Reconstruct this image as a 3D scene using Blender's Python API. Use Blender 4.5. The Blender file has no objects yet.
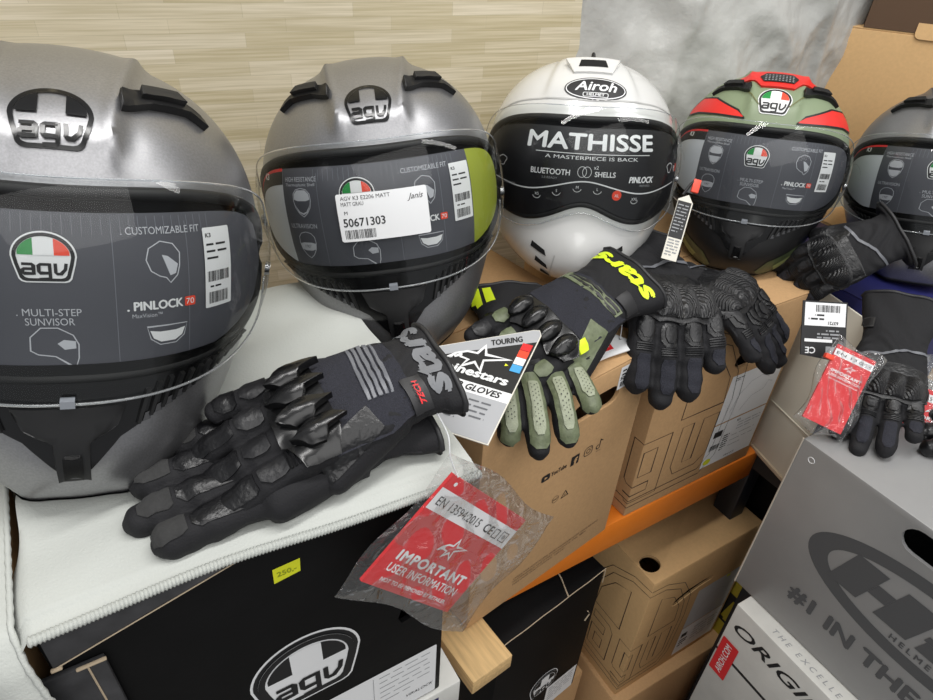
import bpy, bmesh, math, random
import numpy as np
from mathutils import Vector, Matrix, Euler
from mathutils.bvhtree import BVHTree
from math import radians as R, pi, sin, cos

S = bpy.context.scene
COL = S.collection
random.seed(7)
H = 1.78                      # eye height above the shop floor

# ------------------------------------------------------------------ camera
cam = bpy.data.cameras.new('camera'); cam_o = bpy.data.objects.new('camera', cam); COL.objects.link(cam_o)
cam.sensor_width = 36.0; cam.lens = 25.1; cam.clip_start = 0.02; cam.clip_end = 30
_f = Vector((0.4386, 0.683, -0.585)).normalized()
_u = Vector((0.263, 0.525, 0.810)); _u = (_u - _f * _u.dot(_f)).normalized()
_r = _f.cross(_u)
cam_o.matrix_world = Matrix(((_r.x, _u.x, -_f.x, 0), (_r.y, _u.y, -_f.y, 0), (_r.z, _u.z, -_f.z, H), (0, 0, 0, 1)))
S.camera = cam_o

# ------------------------------------------------------------------ light of the room
S.view_settings.view_transform = 'Standard'; S.view_settings.look = 'None'
S.view_settings.gamma = 1.0; S.view_settings.use_curve_mapping = False
S.view_settings.exposure = 0.0
W = bpy.data.worlds.new('room_ambience'); S.world = W; W.use_nodes = True
W.node_tree.nodes['Background'].inputs[0].default_value = (0.95, 0.97, 1.0, 1)
W.node_tree.nodes['Background'].inputs[1].default_value = 0.40
def area(name, loc, rot, sx, sy, power, col=(1, 0.985, 0.965)):
    l = bpy.data.lights.new(name, 'AREA'); l.shape = 'RECTANGLE'; l.size = sx; l.size_y = sy
    l.energy = power; l.color = col
    o = bpy.data.objects.new(name, l); COL.objects.link(o); o.location = loc; o.rotation_euler = rot
    return o
area('ceiling_tube_light', (0.25, 0.25, 3.0), (R(-4), R(3), 0), 1.6, 0.16, 21)
area('ceiling_tube_light', (1.5, -0.4, 3.0), (R(6), R(12), 0), 1.4, 0.16, 9)
area('front_fill_panel', (-0.2, -1.5, 3.0), (R(36), R(-4), 0), 2.6, 1.7, 34)  # broad soft fill added from the front, kept dim in the visor reflections
# ------------------------------------------------------------------ materials (procedural)
def lin(c):
    return tuple(((v / 12.92) if v <= 0.04045 else ((v + 0.055) / 1.055) ** 2.4) for v in c)
def rgb(r, g, b): return lin((r / 255, g / 255, b / 255))
MATS = {}
def mat(name, col, rough=0.5, metal=0.0, bump=0.0, bscale=200.0, var=0.0, vscale=20.0, coat=0.0, stretch=None, emit=0, alpha=None, spec=0.5):
    if name in MATS: return MATS[name]
    m = bpy.data.materials.new(name); m.use_nodes = True; nt = m.node_tree; b = nt.nodes['Principled BSDF']
    b.inputs['Base Color'].default_value = (*col, 1); b.inputs['Roughness'].default_value = rough
    b.inputs['Metallic'].default_value = metal; b.inputs['Coat Weight'].default_value = coat
    b.inputs['Specular IOR Level'].default_value = spec
    if coat: b.inputs['Coat Roughness'].default_value = 0.08
    if bump or var:
        tc = nt.nodes.new('ShaderNodeTexCoord'); mp = nt.nodes.new('ShaderNodeMapping')
        nt.links.new(tc.outputs['Object'], mp.inputs[0])
        if stretch: mp.inputs['Scale'].default_value = stretch
    if bump:
        n = nt.nodes.new('ShaderNodeTexNoise'); n.inputs['Scale'].default_value = bscale; n.inputs['Detail'].default_value = 3
        nt.links.new(mp.outputs[0], n.inputs['Vector'])
        bp = nt.nodes.new('ShaderNodeBump'); bp.inputs['Strength'].default_value = bump; bp.inputs['Distance'].default_value = 0.002
        nt.links.new(n.outputs[0], bp.inputs['Height']); nt.links.new(bp.outputs[0], b.inputs['Normal'])
    if var:
        n2 = nt.nodes.new('ShaderNodeTexNoise'); n2.inputs['Scale'].default_value = vscale; n2.inputs['Detail'].default_value = 5
        nt.links.new(mp.outputs[0], n2.inputs['Vector'])
        cr = nt.nodes.new('ShaderNodeValToRGB')
        cr.color_ramp.elements[0].position = 0.3; cr.color_ramp.elements[1].position = 0.7
        cr.color_ramp.elements[0].color = (*[c * (1 - var) for c in col], 1)
        cr.color_ramp.elements[1].color = (*[min(1, c * (1 + var)) for c in col], 1)
        nt.links.new(n2.outputs[0], cr.inputs[0]); nt.links.new(cr.outputs[0], b.inputs['Base Color'])
    MATS[name] = m
    return m
def clear(name, tint=(1, 1, 1), gloss=0.10, rough=0.03, bump=0.0, haze=0.0):
    """thin clear plastic: see-through with a fresnel shine"""
    if name in MATS: return MATS[name]
    m = bpy.data.materials.new(name); m.use_nodes = True; nt = m.node_tree; nt.nodes.clear()
    out = nt.nodes.new('ShaderNodeOutputMaterial'); mx = nt.nodes.new('ShaderNodeMixShader')
    tr = nt.nodes.new('ShaderNodeBsdfTransparent'); tr.inputs[0].default_value = (*tint, 1)
    gl = nt.nodes.new('ShaderNodeBsdfGlossy'); gl.inputs['Roughness'].default_value = rough
    lw = nt.nodes.new('ShaderNodeLayerWeight'); lw.inputs['Blend'].default_value = 0.25
    ma = nt.nodes.new('ShaderNodeMath'); ma.operation = 'MULTIPLY_ADD'; ma.inputs[1].default_value = 0.65 if not bump else 0.40; ma.inputs[2].default_value = gloss * 0.3
    ma.use_clamp = True
    nt.links.new(lw.outputs['Fresnel'], ma.inputs[0]); nt.links.new(ma.outputs[0], mx.inputs[0])
    if bump:
        tc = nt.nodes.new('ShaderNodeTexCoord'); n = nt.nodes.new('ShaderNodeTexNoise'); n.inputs['Scale'].default_value = 45
        n.inputs['Distortion'].default_value = 1.5
        nt.links.new(tc.outputs['Object'], n.inputs['Vector'])
        bp = nt.nodes.new('ShaderNodeBump'); bp.inputs['Strength'].default_value = bump; bp.inputs['Distance'].default_value = 0.01
        nt.links.new(n.outputs[0], bp.inputs['Height']); nt.links.new(bp.outputs[0], gl.inputs['Normal'])
    nt.links.new(tr.outputs[0], mx.inputs[1]); nt.links.new(gl.outputs[0], mx.inputs[2])
    last = mx
    if haze:
        df = nt.nodes.new('ShaderNodeBsdfDiffuse'); df.inputs[0].default_value = (0.85, 0.87, 0.88, 1)
        m2 = nt.nodes.new('ShaderNodeMixShader'); m2.inputs[0].default_value = haze
        nt.links.new(mx.outputs[0], m2.inputs[1]); nt.links.new(df.outputs[0], m2.inputs[2]); last = m2
    nt.links.new(last.outputs[0], out.inputs[0])
    MATS[name] = m
    return m

BLK = mat('print_black', rgb(24, 24, 26), 0.55)
WHT = mat('print_white', rgb(232, 233, 234), 0.5)
GRY = mat('print_grey', rgb(150, 152, 155), 0.5)
RED = mat('print_red', rgb(214, 38, 44), 0.42)
ORG = mat('print_orange_red', rgb(236, 74, 48), 0.45)
GRN = mat('print_green', rgb(22, 140, 62), 0.45)
BLU = mat('print_blue', rgb(70, 160, 215), 0.45)
YEL = mat('print_yellow', rgb(222, 226, 40), 0.5)
NEON = mat('neon_yellow', rgb(214, 236, 40), 0.5)
KRAFT = mat('kraft_cardboard', rgb(190, 152, 108), 0.8, var=0.05, vscale=220, bump=0.12, bscale=300)
KRAFT2 = mat('pale_cardboard', rgb(206, 168, 118), 0.8, var=0.04, vscale=160, bump=0.10, bscale=300)
KEDGE = mat('torn_card_edge', rgb(190, 172, 146), 0.9)
BOXBLK = mat('black_card', rgb(9, 9, 10), 0.6, spec=0.2, var=0.2, vscale=30, bump=0.06, bscale=150)
BOXSIL = mat('silver_card', rgb(150, 150, 150), 0.42, metal=0.12, var=0.06, vscale=12, bump=0.05, bscale=80)
BOXWHT = mat('white_card', rgb(205, 205, 200), 0.6, var=0.05, vscale=30, bump=0.08, bscale=120)
NAVY = mat('navy_card', rgb(34, 36, 92), 0.5)
DARK = mat('dark_recess', rgb(14, 14, 15), 0.9)

# ------------------------------------------------------------------ objects
def thing(name, label, cat, loc=(0, 0, 0), rot=(0, 0, 0), group=None, M=None):
    o = bpy.data.objects.new(name, None); COL.objects.link(o); o.empty_display_size = 0.03
    if M is not None: o.matrix_world = Matrix.Translation((0, 0, H)) @ M
    else:
        o.location = (loc[0], loc[1], loc[2] + H); o.rotation_euler = rot
    o['label'] = label; o['category'] = cat
    if group: o['group'] = group
    return o
def link(name, bm, mats, parent=None, smooth=35, label=None, weld=False):
    if weld: bmesh.ops.remove_doubles(bm, verts=bm.verts, dist=1e-5)
    me = bpy.data.meshes.new(name); bm.to_mesh(me); bm.free()
    if not isinstance(mats, (list, tuple)): mats = [mats]
    for m in mats: me.materials.append(m)
    if smooth is not None and len(me.polygons):
        me.polygons.foreach_set('use_smooth', [True] * len(me.polygons))
        try: me.set_sharp_from_angle(angle=R(smooth))
        except Exception: pass
    o = bpy.data.objects.new(name, me); COL.objects.link(o)
    if parent is not None: o.parent = parent
    if label: o['label'] = label
    return o
def structure(o):
    o['kind'] = 'structure'; o.location.z += H
    return o

def add_box(bm, lo, hi, bev=0.0, mi=0, M=None, seg=2):
    t = bmesh.new(); bmesh.ops.create_cube(t, size=1)
    c = (Vector(lo) + Vector(hi)) / 2; s = Vector(hi) - Vector(lo)
    for v in t.verts: v.co = Vector((v.co.x * s.x, v.co.y * s.y, v.co.z * s.z)) + c
    if bev: bmesh.ops.bevel(t, geom=t.edges[:], offset=bev, segments=seg, affect='EDGES', profile=0.5)
    merge(bm, t, mi, M)
def merge(bm, t, mi=None, M=None):
    base = {}
    for v in t.verts: base[v] = bm.verts.new(M @ v.co if M is not None else v.co)
    for f in t.faces:
        try:
            nf = bm.faces.new([base[v] for v in f.verts]); nf.material_index = f.material_index if mi is None else mi
        except ValueError: pass
    t.free()
def grid(bm, fn, us, vs, mi=0, closed_u=False):
    rows = [[bm.verts.new(fn(u, v)) for u in us] for v in vs]
    n = len(us)
    for a in range(len(vs) - 1):
        for b in range(n if closed_u else n - 1):
            c = (b + 1) % n
            try:
                f = bm.faces.new((rows[a][b], rows[a][c], rows[a + 1][c], rows[a + 1][b])); f.material_index = mi
            except ValueError: pass
    return rows
def crom(pts, n=8, closed=False):
    P = [Vector(p) for p in pts]; out = []
    m = len(P); rng = range(m if closed else m - 1)
    for i in rng:
        if closed: a, b, c, d = P[(i - 1) % m], P[i], P[(i + 1) % m], P[(i + 2) % m]
        else: a, b, c, d = P[max(i - 1, 0)], P[i], P[i + 1], P[min(i + 2, m - 1)]
        for k in range(n):
            t = k / n
            out.append(0.5 * ((2 * b) + (c - a) * t + (2 * a - 5 * b + 4 * c - d) * t * t + (3 * b - a - 3 * c + d) * t ** 3))
    if not closed: out.append(P[-1])
    return out
def tube(bm, path, r, n=8, closed=False, mi=0, flat=1.0, up=Vector((0, 0, 1)), caps=True):
    P = [Vector(p) for p in path]; m = len(P); rings = []
    for i, p in enumerate(P):
        a = P[(i - 1) % m] if (closed or i > 0) else p; b = P[(i + 1) % m] if (closed or i < m - 1) else p
        t = (b - a).normalized() if (b - a).length > 1e-9 else Vector((0, 1, 0))
        x = t.cross(up)
        if x.length < 1e-4: x = t.cross(Vector((1, 0, 0)))
        x.normalize(); y = x.cross(t).normalized()
        rr = r[i] if isinstance(r, (list, tuple)) else r
        rings.append([bm.verts.new(p + x * cos(2 * pi * k / n) * rr + y * sin(2 * pi * k / n) * rr * flat) for k in range(n)])
    for i in range(m if closed else m - 1):
        A, B = rings[i], rings[(i + 1) % m]
        for k in range(n):
            f = bm.faces.new((A[k], A[(k + 1) % n], B[(k + 1) % n], B[k])); f.material_index = mi
    if caps and not closed:
        for g in (rings[0][::-1], rings[-1]):
            f = bm.faces.new(g); f.material_index = mi
def sstep(a, b, x):
    t = np.clip((x - a) / (b - a), 0, 1); return t * t * (3 - 2 * t)

# ------------------------------------------------------------------ flat art: shapes and lettering laid on any surface
_tc = {}
def text_mesh(s, bold=0.0, shear=0.0, spacing=1.0):
    k = (s, bold, shear, spacing)
    if k in _tc: return _tc[k]
    cu = bpy.data.curves.new('t', 'FONT'); cu.body = s; cu.size = 1; cu.offset = bold; cu.shear = shear
    cu.space_character = spacing; cu.resolution_u = 3; cu.fill_mode = 'FRONT'; cu.align_x = 'LEFT'
    o = bpy.data.objects.new('t', cu); COL.objects.link(o)
    dg = bpy.context.evaluated_depsgraph_get(); me = bpy.data.meshes.new_from_object(o.evaluated_get(dg))
    bpy.data.objects.remove(o); bpy.data.curves.remove(cu)
    vs = [tuple(v.co[:2]) for v in me.vertices]; fs = [tuple(p.vertices) for p in me.polygons]
    bpy.data.meshes.remove(me)
    _tc[k] = (vs, fs)
    return _tc[k]
class Sheet:
    def __init__(self): self.items = []; self.mats = []
    def mi(self, m):
        if m not in self.mats: self.mats.append(m)
        return self.mats.index(m)
    def _add(self, vs, fs, m, lay): self.items.append((vs, fs, self.mi(m), lay))
    def poly(self, pts, m, lay=0): self._add([tuple(p) for p in pts], [tuple(range(len(pts)))], m, lay)
    def rect(self, x0, y0, x1, y1, m, lay=0, rad=0.0):
        if rad <= 0: return self.poly([(x0, y0), (x1, y0), (x1, y1), (x0, y1)], m, lay)
        self.poly(rrect(x0, y0, x1, y1, rad), m, lay)
    def ell(self, cx, cy, rx, ry, m, lay=0, n=32): self.poly([(cx + rx * cos(2 * pi * k / n), cy + ry * sin(2 * pi * k / n)) for k in range(n)], m, lay)
    def band(self, A, B, m, lay=0, closed=True):
        n = len(A); fs = []
        for k in range(n if closed else n - 1): fs.append((k, (k + 1) % n, n + (k + 1) % n, n + k))
        self._add([tuple(p) for p in A] + [tuple(p) for p in B], fs, m, lay)
    def line(self, pts, w, m, lay=0, closed=False):
        P = [Vector((p[0], p[1])) for p in pts]; n = len(P); A = []; B = []
        for i, p in enumerate(P):
            a = P[(i - 1) % n] if (closed or i) else p; b = P[(i + 1) % n] if (closed or i < n - 1) else p
            d = (b - a); d = d.normalized() if d.length > 1e-9 else Vector((1, 0)); q = Vector((-d.y, d.x))
            d1 = (p - a); k = 1.0
            if d1.length > 1e-9: k = 1 / max(0.45, abs(d1.normalized().dot(d)))
            A.append(p + q * w / 2 * k); B.append(p - q * w / 2 * k)
        self.band(B, A, m, lay, closed)
    def text(self, s, x, y, h, m, lay=1, w=None, bold=0.0, shear=0.0, align='C', spacing=1.0, rot=0.0, vs_h=None):
        """h = cap height; w = forced width; (x, y) = baseline anchor"""
        vs, fs = text_mesh(s, 0.0, shear, spacing)
        if not vs: return
        x0 = min(v[0] for v in vs); x1 = max(v[0] for v in vs)
        k = h / 0.70; kx = k if w is None else w / max(1e-6, x1 - x0)
        ww = (x1 - x0) * kx; ox = {'L': 0, 'C': -ww / 2, 'R': -ww}[align]
        c, s_ = cos(rot), sin(rot); out = []
        for v in vs:
            px = (v[0] - x0) * kx + ox; py = v[1] * k
            out.append((x + px * c - py * s_, y + px * s_ + py * c))
        self._add(out, fs, m, lay)
        for i, (dx, dy) in enumerate(((-bold, 0), (bold, 0), (0, bold * .8), (0, -bold * .8)) if bold else ()):   # heavier strokes
            self._add([(a + (dx * c - dy * s_) * k, b + (dx * s_ + dy * c) * k) for a, b in out], fs, m, lay + 0.16 * (i + 1))
    def bars(self, x0, y0, x1, y1, m, lay=1, seed=1, n=26):
        r = random.Random(seed); x = x0; u = (x1 - x0) / (n * 2.1)
        while x < x1 - u:
            w = u * r.choice((0.6, 1, 1.6)); self.rect(x, y0, min(x + w, x1), y1, m, lay); x += w + u * r.choice((0.7, 1, 1.5))
    def greek(self, x0, y0, x1, lines, lh, m, lay=1, seed=1, th=0.45):
        """small print too fine to read: runs of short dashes"""
        r = random.Random(seed)
        for i in range(lines):
            x = x0; y = y0 - i * lh
            end = x1 if i < lines - 1 else x0 + (x1 - x0) * 0.6
            while x < end:
                w = lh * r.uniform(0.8, 2.6); self.rect(x, y, min(x + w, end), y + lh * th, m, lay); x += w + lh * 0.4
    def emit(self, name, fn, parent=None, step=None, off=0.0004, gap=0.0003, label=None, thick=0.0, bev=0.0, smooth=40, mats=None):
        bm = bmesh.new()
        for vs, fs, mi, lay in self.items:
            t = bmesh.new(); V = [t.verts.new((x, y, 0)) for x, y in vs]
            for f in fs:
                try: t.faces.new([V[i] for i in f])
                except ValueError: pass
            t.faces.ensure_lookup_table()
            bmesh.ops.triangulate(t, faces=[f for f in t.faces if len(f.verts) > 4])
            if step:
                for ax in (0, 1):
                    lo = min(v.co[ax] for v in t.verts); hi = max(v.co[ax] for v in t.verts)
                    k0 = math.floor(lo / step) + 1
                    while k0 * step < hi - 1e-6:
                        co = Vector((0, 0, 0)); co[ax] = k0 * step; no = Vector((0, 0, 0)); no[ax] = 1
                        bmesh.ops.bisect_plane(t, geom=t.verts[:] + t.edges[:] + t.faces[:], plane_co=co, plane_no=no)
                        k0 += 1
            for f in t.faces:
                if f.normal.z < 0: f.normal_flip()
                f.material_index = mi
            t.normal_update()
            for f in t.faces:
                if f.normal.z < 0: f.normal_flip()
            o_ = off
            xy = {v: (v.co.x, v.co.y) for v in t.verts}
            if thick:
                top = t.faces[:]; bnd = [e for e in t.edges if len(e.link_faces) == 1]
                bot = {}
                for e in bnd:
                    for v in e.verts:
                        if v not in bot: bot[v] = t.verts.new(v.co)
                for e in bnd:
                    l = e.link_loops[0]; a = l.vert; b = l.link_loop_next.vert
                    f = t.faces.new((b, a, bot[a], bot[b])); f.material_index = mi
                low = {bot[v]: xy[v] for v in bot}
                for v in bot.values(): v.co = fn(*low[v], (o_ if not callable(o_) else o_(*low[v])) - thick)
                for v, p in xy.items(): v.co = fn(p[0], p[1], (o_ if not callable(o_) else o_(*p)) + lay * gap)
                if bev:
                    eds = [e for e in bnd if e.is_valid]
                    bmesh.ops.bevel(t, geom=eds, offset=bev, segments=2, affect='EDGES', profile=0.5, clamp_overlap=True)
            else:
                for v, p in xy.items(): v.co = fn(p[0], p[1], (o_ if not callable(o_) else o_(*p)) + lay * gap)
            merge(bm, t)
        return link(name, bm, mats or self.mats, parent, smooth, label)
def rrect(x0, y0, x1, y1, r, n=5):
    out = []
    for cx, cy, a in ((x1 - r, y0 + r, -90), (x1 - r, y1 - r, 0), (x0 + r, y1 - r, 90), (x0 + r, y0 + r, 180)):
        for k in range(n + 1): t = R(a + 90 * k / n); out.append((cx + r * cos(t), cy + r * sin(t)))
    return out
def plane_fn(o, ux, uy):
    o = Vector(o); ux = Vector(ux).normalized(); uy = Vector(uy).normalized(); n = ux.cross(uy)
    return lambda x, y, off: o + ux * x + uy * y + n * off

# the domed badge of the helmet maker
def dome(k, n=22):
    """outline, unit width 1, k = scale of the ring"""
    top = [(0.5 * cos(t), 0.08 + 0.47 * sin(t)) for t in [pi * i / n for i in range(n + 1)]]
    bot = [(-0.47, -0.08), (-0.40, -0.36), (-0.36, -0.41), (-0.30, -0.43), (0.30, -0.43), (0.36, -0.41), (0.40, -0.36), (0.47, -0.08)]
    P = top + bot
    d = (1 - k) * 0.5; out = []
    c = (0, 0.03)
    for x, y in P: out.append((c[0] + (x - c[0]) * (1 - 2 * d), c[1] + (y - c[1]) * (1 - 2.1 * d)))
    return out
def badge(sh, cx, cy, w, left, mid, right, ink, ground, rim=None, lay=1, rot=0.0, ringk=(0.94, 0.82)):
    T = lambda pts: [(cx + w * (x * cos(rot) - y * sin(rot)), cy + w * (x * sin(rot) + y * cos(rot))) for x, y in pts]
    if rim: sh.poly(T(dome(1.0)), rim, lay)
    if ground: sh.poly(T(dome(ringk[0])), ground, lay + 1)
    sh.band(T(dome(ringk[0])), T(dome(ringk[1])), ink, lay + 2)
    a, b = 0.40, 0.36 ; y0 = 0.10; xm = 0.155
    f = lambda x: 0.085 + 0.36 * math.sqrt(max(0, 1 - (x / 0.40) ** 2))
    L = [(-xm, y0), (-xm, f(xm))] + [(-x, f(x)) for x in (0.2, 0.25, 0.3, 0.34, 0.37, 0.39)] + [(-0.39, y0)]
    sh.poly(T(L), left, lay + 3); sh.poly(T([(-x, y) for x, y in L]), right, lay + 3)
    if mid: sh.poly(T([(-xm, y0), (xm, y0), (xm, f(xm)), (0.08, f(0.08)), (0, f(0)), (-0.08, f(0.08)), (-xm, f(xm))]), mid, lay + 3)
    LW = 0.205; LH = 0.225; st = 0.052
    def stroke(x0, pts, dl): sh.line(T([(x0 + LW * px, -0.275 + LH * py) for px, py in pts]), st * w, ink, lay + 4 + dl)
    for x0, parts in ((-0.345, ([(.05, .90), (.80, .90), (.90, .80), (.90, 0)], [(.90, .50), (.20, .50), (.10, .42), (.10, .18), (.20, .10), (.90, .10)])),
                      (-0.105, ([(.90, .90), (.20, .90), (.10, .80), (.10, .26), (.20, .16), (.90, .16)], [(.90, 1.0), (.90, -.25), (.80, -.36), (.10, -.36)])),
                      (0.140, ([(.12, 1.0), (.12, .20), (.24, .10), (.50, .10), (.84, .50), (.92, 1.0)],))):
        for j, P in enumerate(parts): stroke(x0, P, j * 0.3)
STAR = [(-0.50, -0.20), (-0.40, -0.04), (-0.22, 0.08), (-0.02, 0.10), (0.06, 0.34), (0.15, 0.12), (0.62, 0.16), (0.16, -0.04), (0.20, -0.32), (0.02, -0.14), (-0.20, -0.34), (-0.12, -0.12), (-0.30, -0.10), (-0.28, -0.02), (-0.40, -0.14)]
def star(sh, cx, cy, w, m, lay=1, rot=0.0, fill=None, lw=0.045):
    P = [(cx + w * (x * cos(rot) - y * sin(rot)), cy + w * (x * sin(rot) + y * cos(rot))) for x, y in STAR]
    sh.line(P, lw * w, m, lay, closed=True)
# ------------------------------------------------------------------ helmet surface: azimuth 0 = face (local -Y), elevation 0 = eye line
ZC = 0.135          # eye-line centre above the neck rim
def h_r(az, el, kind='sport'):
    dx = np.cos(el) * np.sin(az); dy = -np.cos(el) * np.cos(az); dz = np.sin(el)
    front = sstep(-0.2, 0.7, -dy)
    a = 0.128 - 0.016 * sstep(0.15, 0.85, -dz) * (0.35 + 0.65 * front)
    b = np.where(dy < 0, 0.138, 0.148); c = np.where(dz > 0, 0.133, 0.150 + 0.030 * front)
    if kind == 'modular': a = a + 0.004 + 0.012 * sstep(0.15, 0.85, -dz); c = np.where(dz > 0, 0.136, 0.155)
    p = 2.25
    r = (np.abs(dx / a) ** p + np.abs(dy / b) ** p + np.abs(dz / c) ** p) ** (-1 / p)
    eld = np.degrees(el); azd = np.degrees(az)
    r = r + 0.036 * np.exp(-((eld + 47) / 18) ** 2) * np.exp(-(azd / 46) ** 2)
    return r
def h_shell(az, el, kind='sport'):
    r = h_r(az, el, kind)
    dx = np.cos(el) * np.sin(az); dy = -np.cos(el) * np.cos(az); dz = np.sin(el)
    eld = np.degrees(el); x = np.abs(r * dx)
    if kind == 'sport':
        g = sstep(25, 38, eld) * sstep(-0.35, 0.15, 0.35 - dy * 1.0)
        hw = 0.030 + 0.010 * sstep(35, 80, eld)
        r = r + 0.0045 * g * (1 - sstep(hw - 0.004, hw + 0.014, x))
        r = r + 0.0028 * g * np.exp(-((x - hw) / 0.004) ** 2)
        r = r + 0.002 * sstep(40, 60, eld) * np.exp(-((x - 0.075) / 0.012) ** 2) * sstep(0, 0.3, -dy)
        # cheek creases of the chin bar
        r = r + 0.004 * np.exp(-((np.abs(np.degrees(az)) - 16 - 0.2 * (eld + 40)) / 5) ** 2) * sstep(-42, -50, eld) * (np.abs(np.degrees(az)) < 60)
    else:
        g = sstep(30, 45, eld) * sstep(0, 0.3, -dy)
        r = r + 0.004 * g * (1 - sstep(0.040, 0.050, x + 0.0006 * (eld - 60)))
        r = r + 0.004 * np.exp(-(np.degrees(az) / 7) ** 2) * sstep(-28, -36, eld)
    return r
def h_pt(az, el, off=0.0, kind='sport', shell=True):
    r = (h_shell if shell else h_r)(np.float64(az), np.float64(el), kind) + off
    return Vector((float(r * cos(el) * sin(az)), float(-r * cos(el) * cos(az)), float(r * sin(el)) + ZC))
# ------------------------------------------------------------------ the setting
def wall_material():
    m = bpy.data.materials.new('wood_strip_wall'); m.use_nodes = True; nt = m.node_tree; b = nt.nodes['Principled BSDF']
    tc = nt.nodes.new('ShaderNodeTexCoord'); mp = nt.nodes.new('ShaderNodeMapping'); mp.inputs['Rotation'].default_value = (R(90), 0, 0)
    nt.links.new(tc.outputs['Object'], mp.inputs[0])
    br = nt.nodes.new('ShaderNodeTexBrick'); br.inputs['Scale'].default_value = 1.0
    br.inputs['Color1'].default_value = (*rgb(224, 214, 192), 1); br.inputs['Color2'].default_value = (*rgb(202, 190, 158), 1)
    br.inputs['Mortar'].default_value = (*rgb(196, 186, 158), 1); br.inputs['Mortar Size'].default_value = 0.0003
    br.inputs['Brick Width'].default_value = 0.15; br.inputs['Row Height'].default_value = 0.0185; br.offset = 0.37; br.squash = 1.0
    nt.links.new(mp.outputs[0], br.inputs['Vector'])
    m2 = nt.nodes.new('ShaderNodeMapping'); m2.inputs['Scale'].default_value = (5, 1, 230)
    nt.links.new(tc.outputs['Object'], m2.inputs[0])
    n = nt.nodes.new('ShaderNodeTexNoise'); n.inputs['Scale'].default_value = 1.6; n.inputs['Detail'].default_value = 4
    nt.links.new(m2.outputs[0], n.inputs['Vector'])
    cr = nt.nodes.new('ShaderNodeValToRGB'); cr.color_ramp.elements[0].position = 0.35; cr.color_ramp.elements[1].position = 0.65
    cr.color_ramp.elements[0].color = (0.72, 0.70, 0.60, 1); cr.color_ramp.elements[1].color = (1, 1, 1, 1)
    nt.links.new(n.outputs[0], cr.inputs[0])
    mx = nt.nodes.new('ShaderNodeMix'); mx.data_type = 'RGBA'; mx.blend_type = 'MULTIPLY'; mx.inputs[0].default_value = 0.8
    nt.links.new(br.outputs[0], mx.inputs[6]); nt.links.new(cr.outputs[0], mx.inputs[7]); nt.links.new(mx.outputs[2], b.inputs['Base Color'])
    b.inputs['Roughness'].default_value = 0.45
    return m
bm = bmesh.new(); add_box(bm, (-2.4, 0.0, -H), (1.02, 0.1, 1.2), M=Matrix.Translation((0.2, 1.0, 0)) @ Matrix.Rotation(R(-9), 4, 'Z')); add_box(bm, (1.19, 1.04, -H), (2.6, 1.14, 1.2)); structure(link('wall_back', bm, wall_material(), smooth=None))
bm = bmesh.new(); add_box(bm, (2.6, -2.5, -H), (2.7, 1.14, 1.2)); structure(link('wall_right', bm, mat('painted_wall', rgb(206, 204, 198), 0.8), smooth=None))
bm = bmesh.new(); add_box(bm, (-2.2, -2.5, -H - 0.05), (2.7, 1.5, -H)); structure(link('floor', bm, mat('grey_floor', rgb(120, 118, 114), 0.6, var=0.1, vscale=8), smooth=None))

# ------------------------------------------------------------------ shelf
STEEL_O = mat('orange_painted_steel', rgb(238, 132, 40), 0.38, var=0.04, vscale=30)
WOOD = mat('raw_pine', rgb(206, 172, 120), 0.7, var=0.16, vscale=14, stretch=(14, 1.2, 14), bump=0.1, bscale=60)
ZS = -0.83
t = thing('storage_shelf', 'storage shelf with orange steel beams under the cartons', 'shelf', (0.5, 0.45, -H))
def rel(z): return z + H
bm = bmesh.new(); add_box(bm, (-1.0, 0.0, rel(-0.898)), (0.45, 0.045, rel(ZS)), 0.003)
add_box(bm, (-1.0, 0.012, rel(ZS) - 0.020), (0.45, 0.055, rel(ZS) - 0.0005), 0.002); link('beam', bm, STEEL_O, t)
bm = bmesh.new(); add_box(bm, (-1.0, 0.415, rel(-0.898)), (0.45, 0.46, rel(ZS)), 0.003); link('beam', bm, STEEL_O, t)
bm = bmesh.new(); add_box(bm, (-1.0, 0.057, rel(ZS) - 0.02), (0.45, 0.412, rel(ZS)), 0.001); link('deck_board', bm, mat('chipboard', rgb(170, 140, 100), 0.8, var=0.2, vscale=80), t)
for x in (-1.04, 0.45):
    for y in (0.0, 0.415):
        bm = bmesh.new(); add_box(bm, (x, y, 0), (x + 0.04, y + 0.045, rel(ZS)), 0.003); link('upright', bm, mat('dark_steel', rgb(34, 36, 42), 0.4), t)
t = thing('wooden_batten', 'short raw pine batten sticking out under the brown carton', 'wood', (0.288, 0.40, ZS - 0.002), (0, 0, R(6)))
bm = bmesh.new(); add_box(bm, (-0.033, -0.056, 0.0), (0.033, 0.048, 0.030), 0.0015); o = link('batten', bm, WOOD, t)
t.location.z = ZS - 0.034 + H
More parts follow.
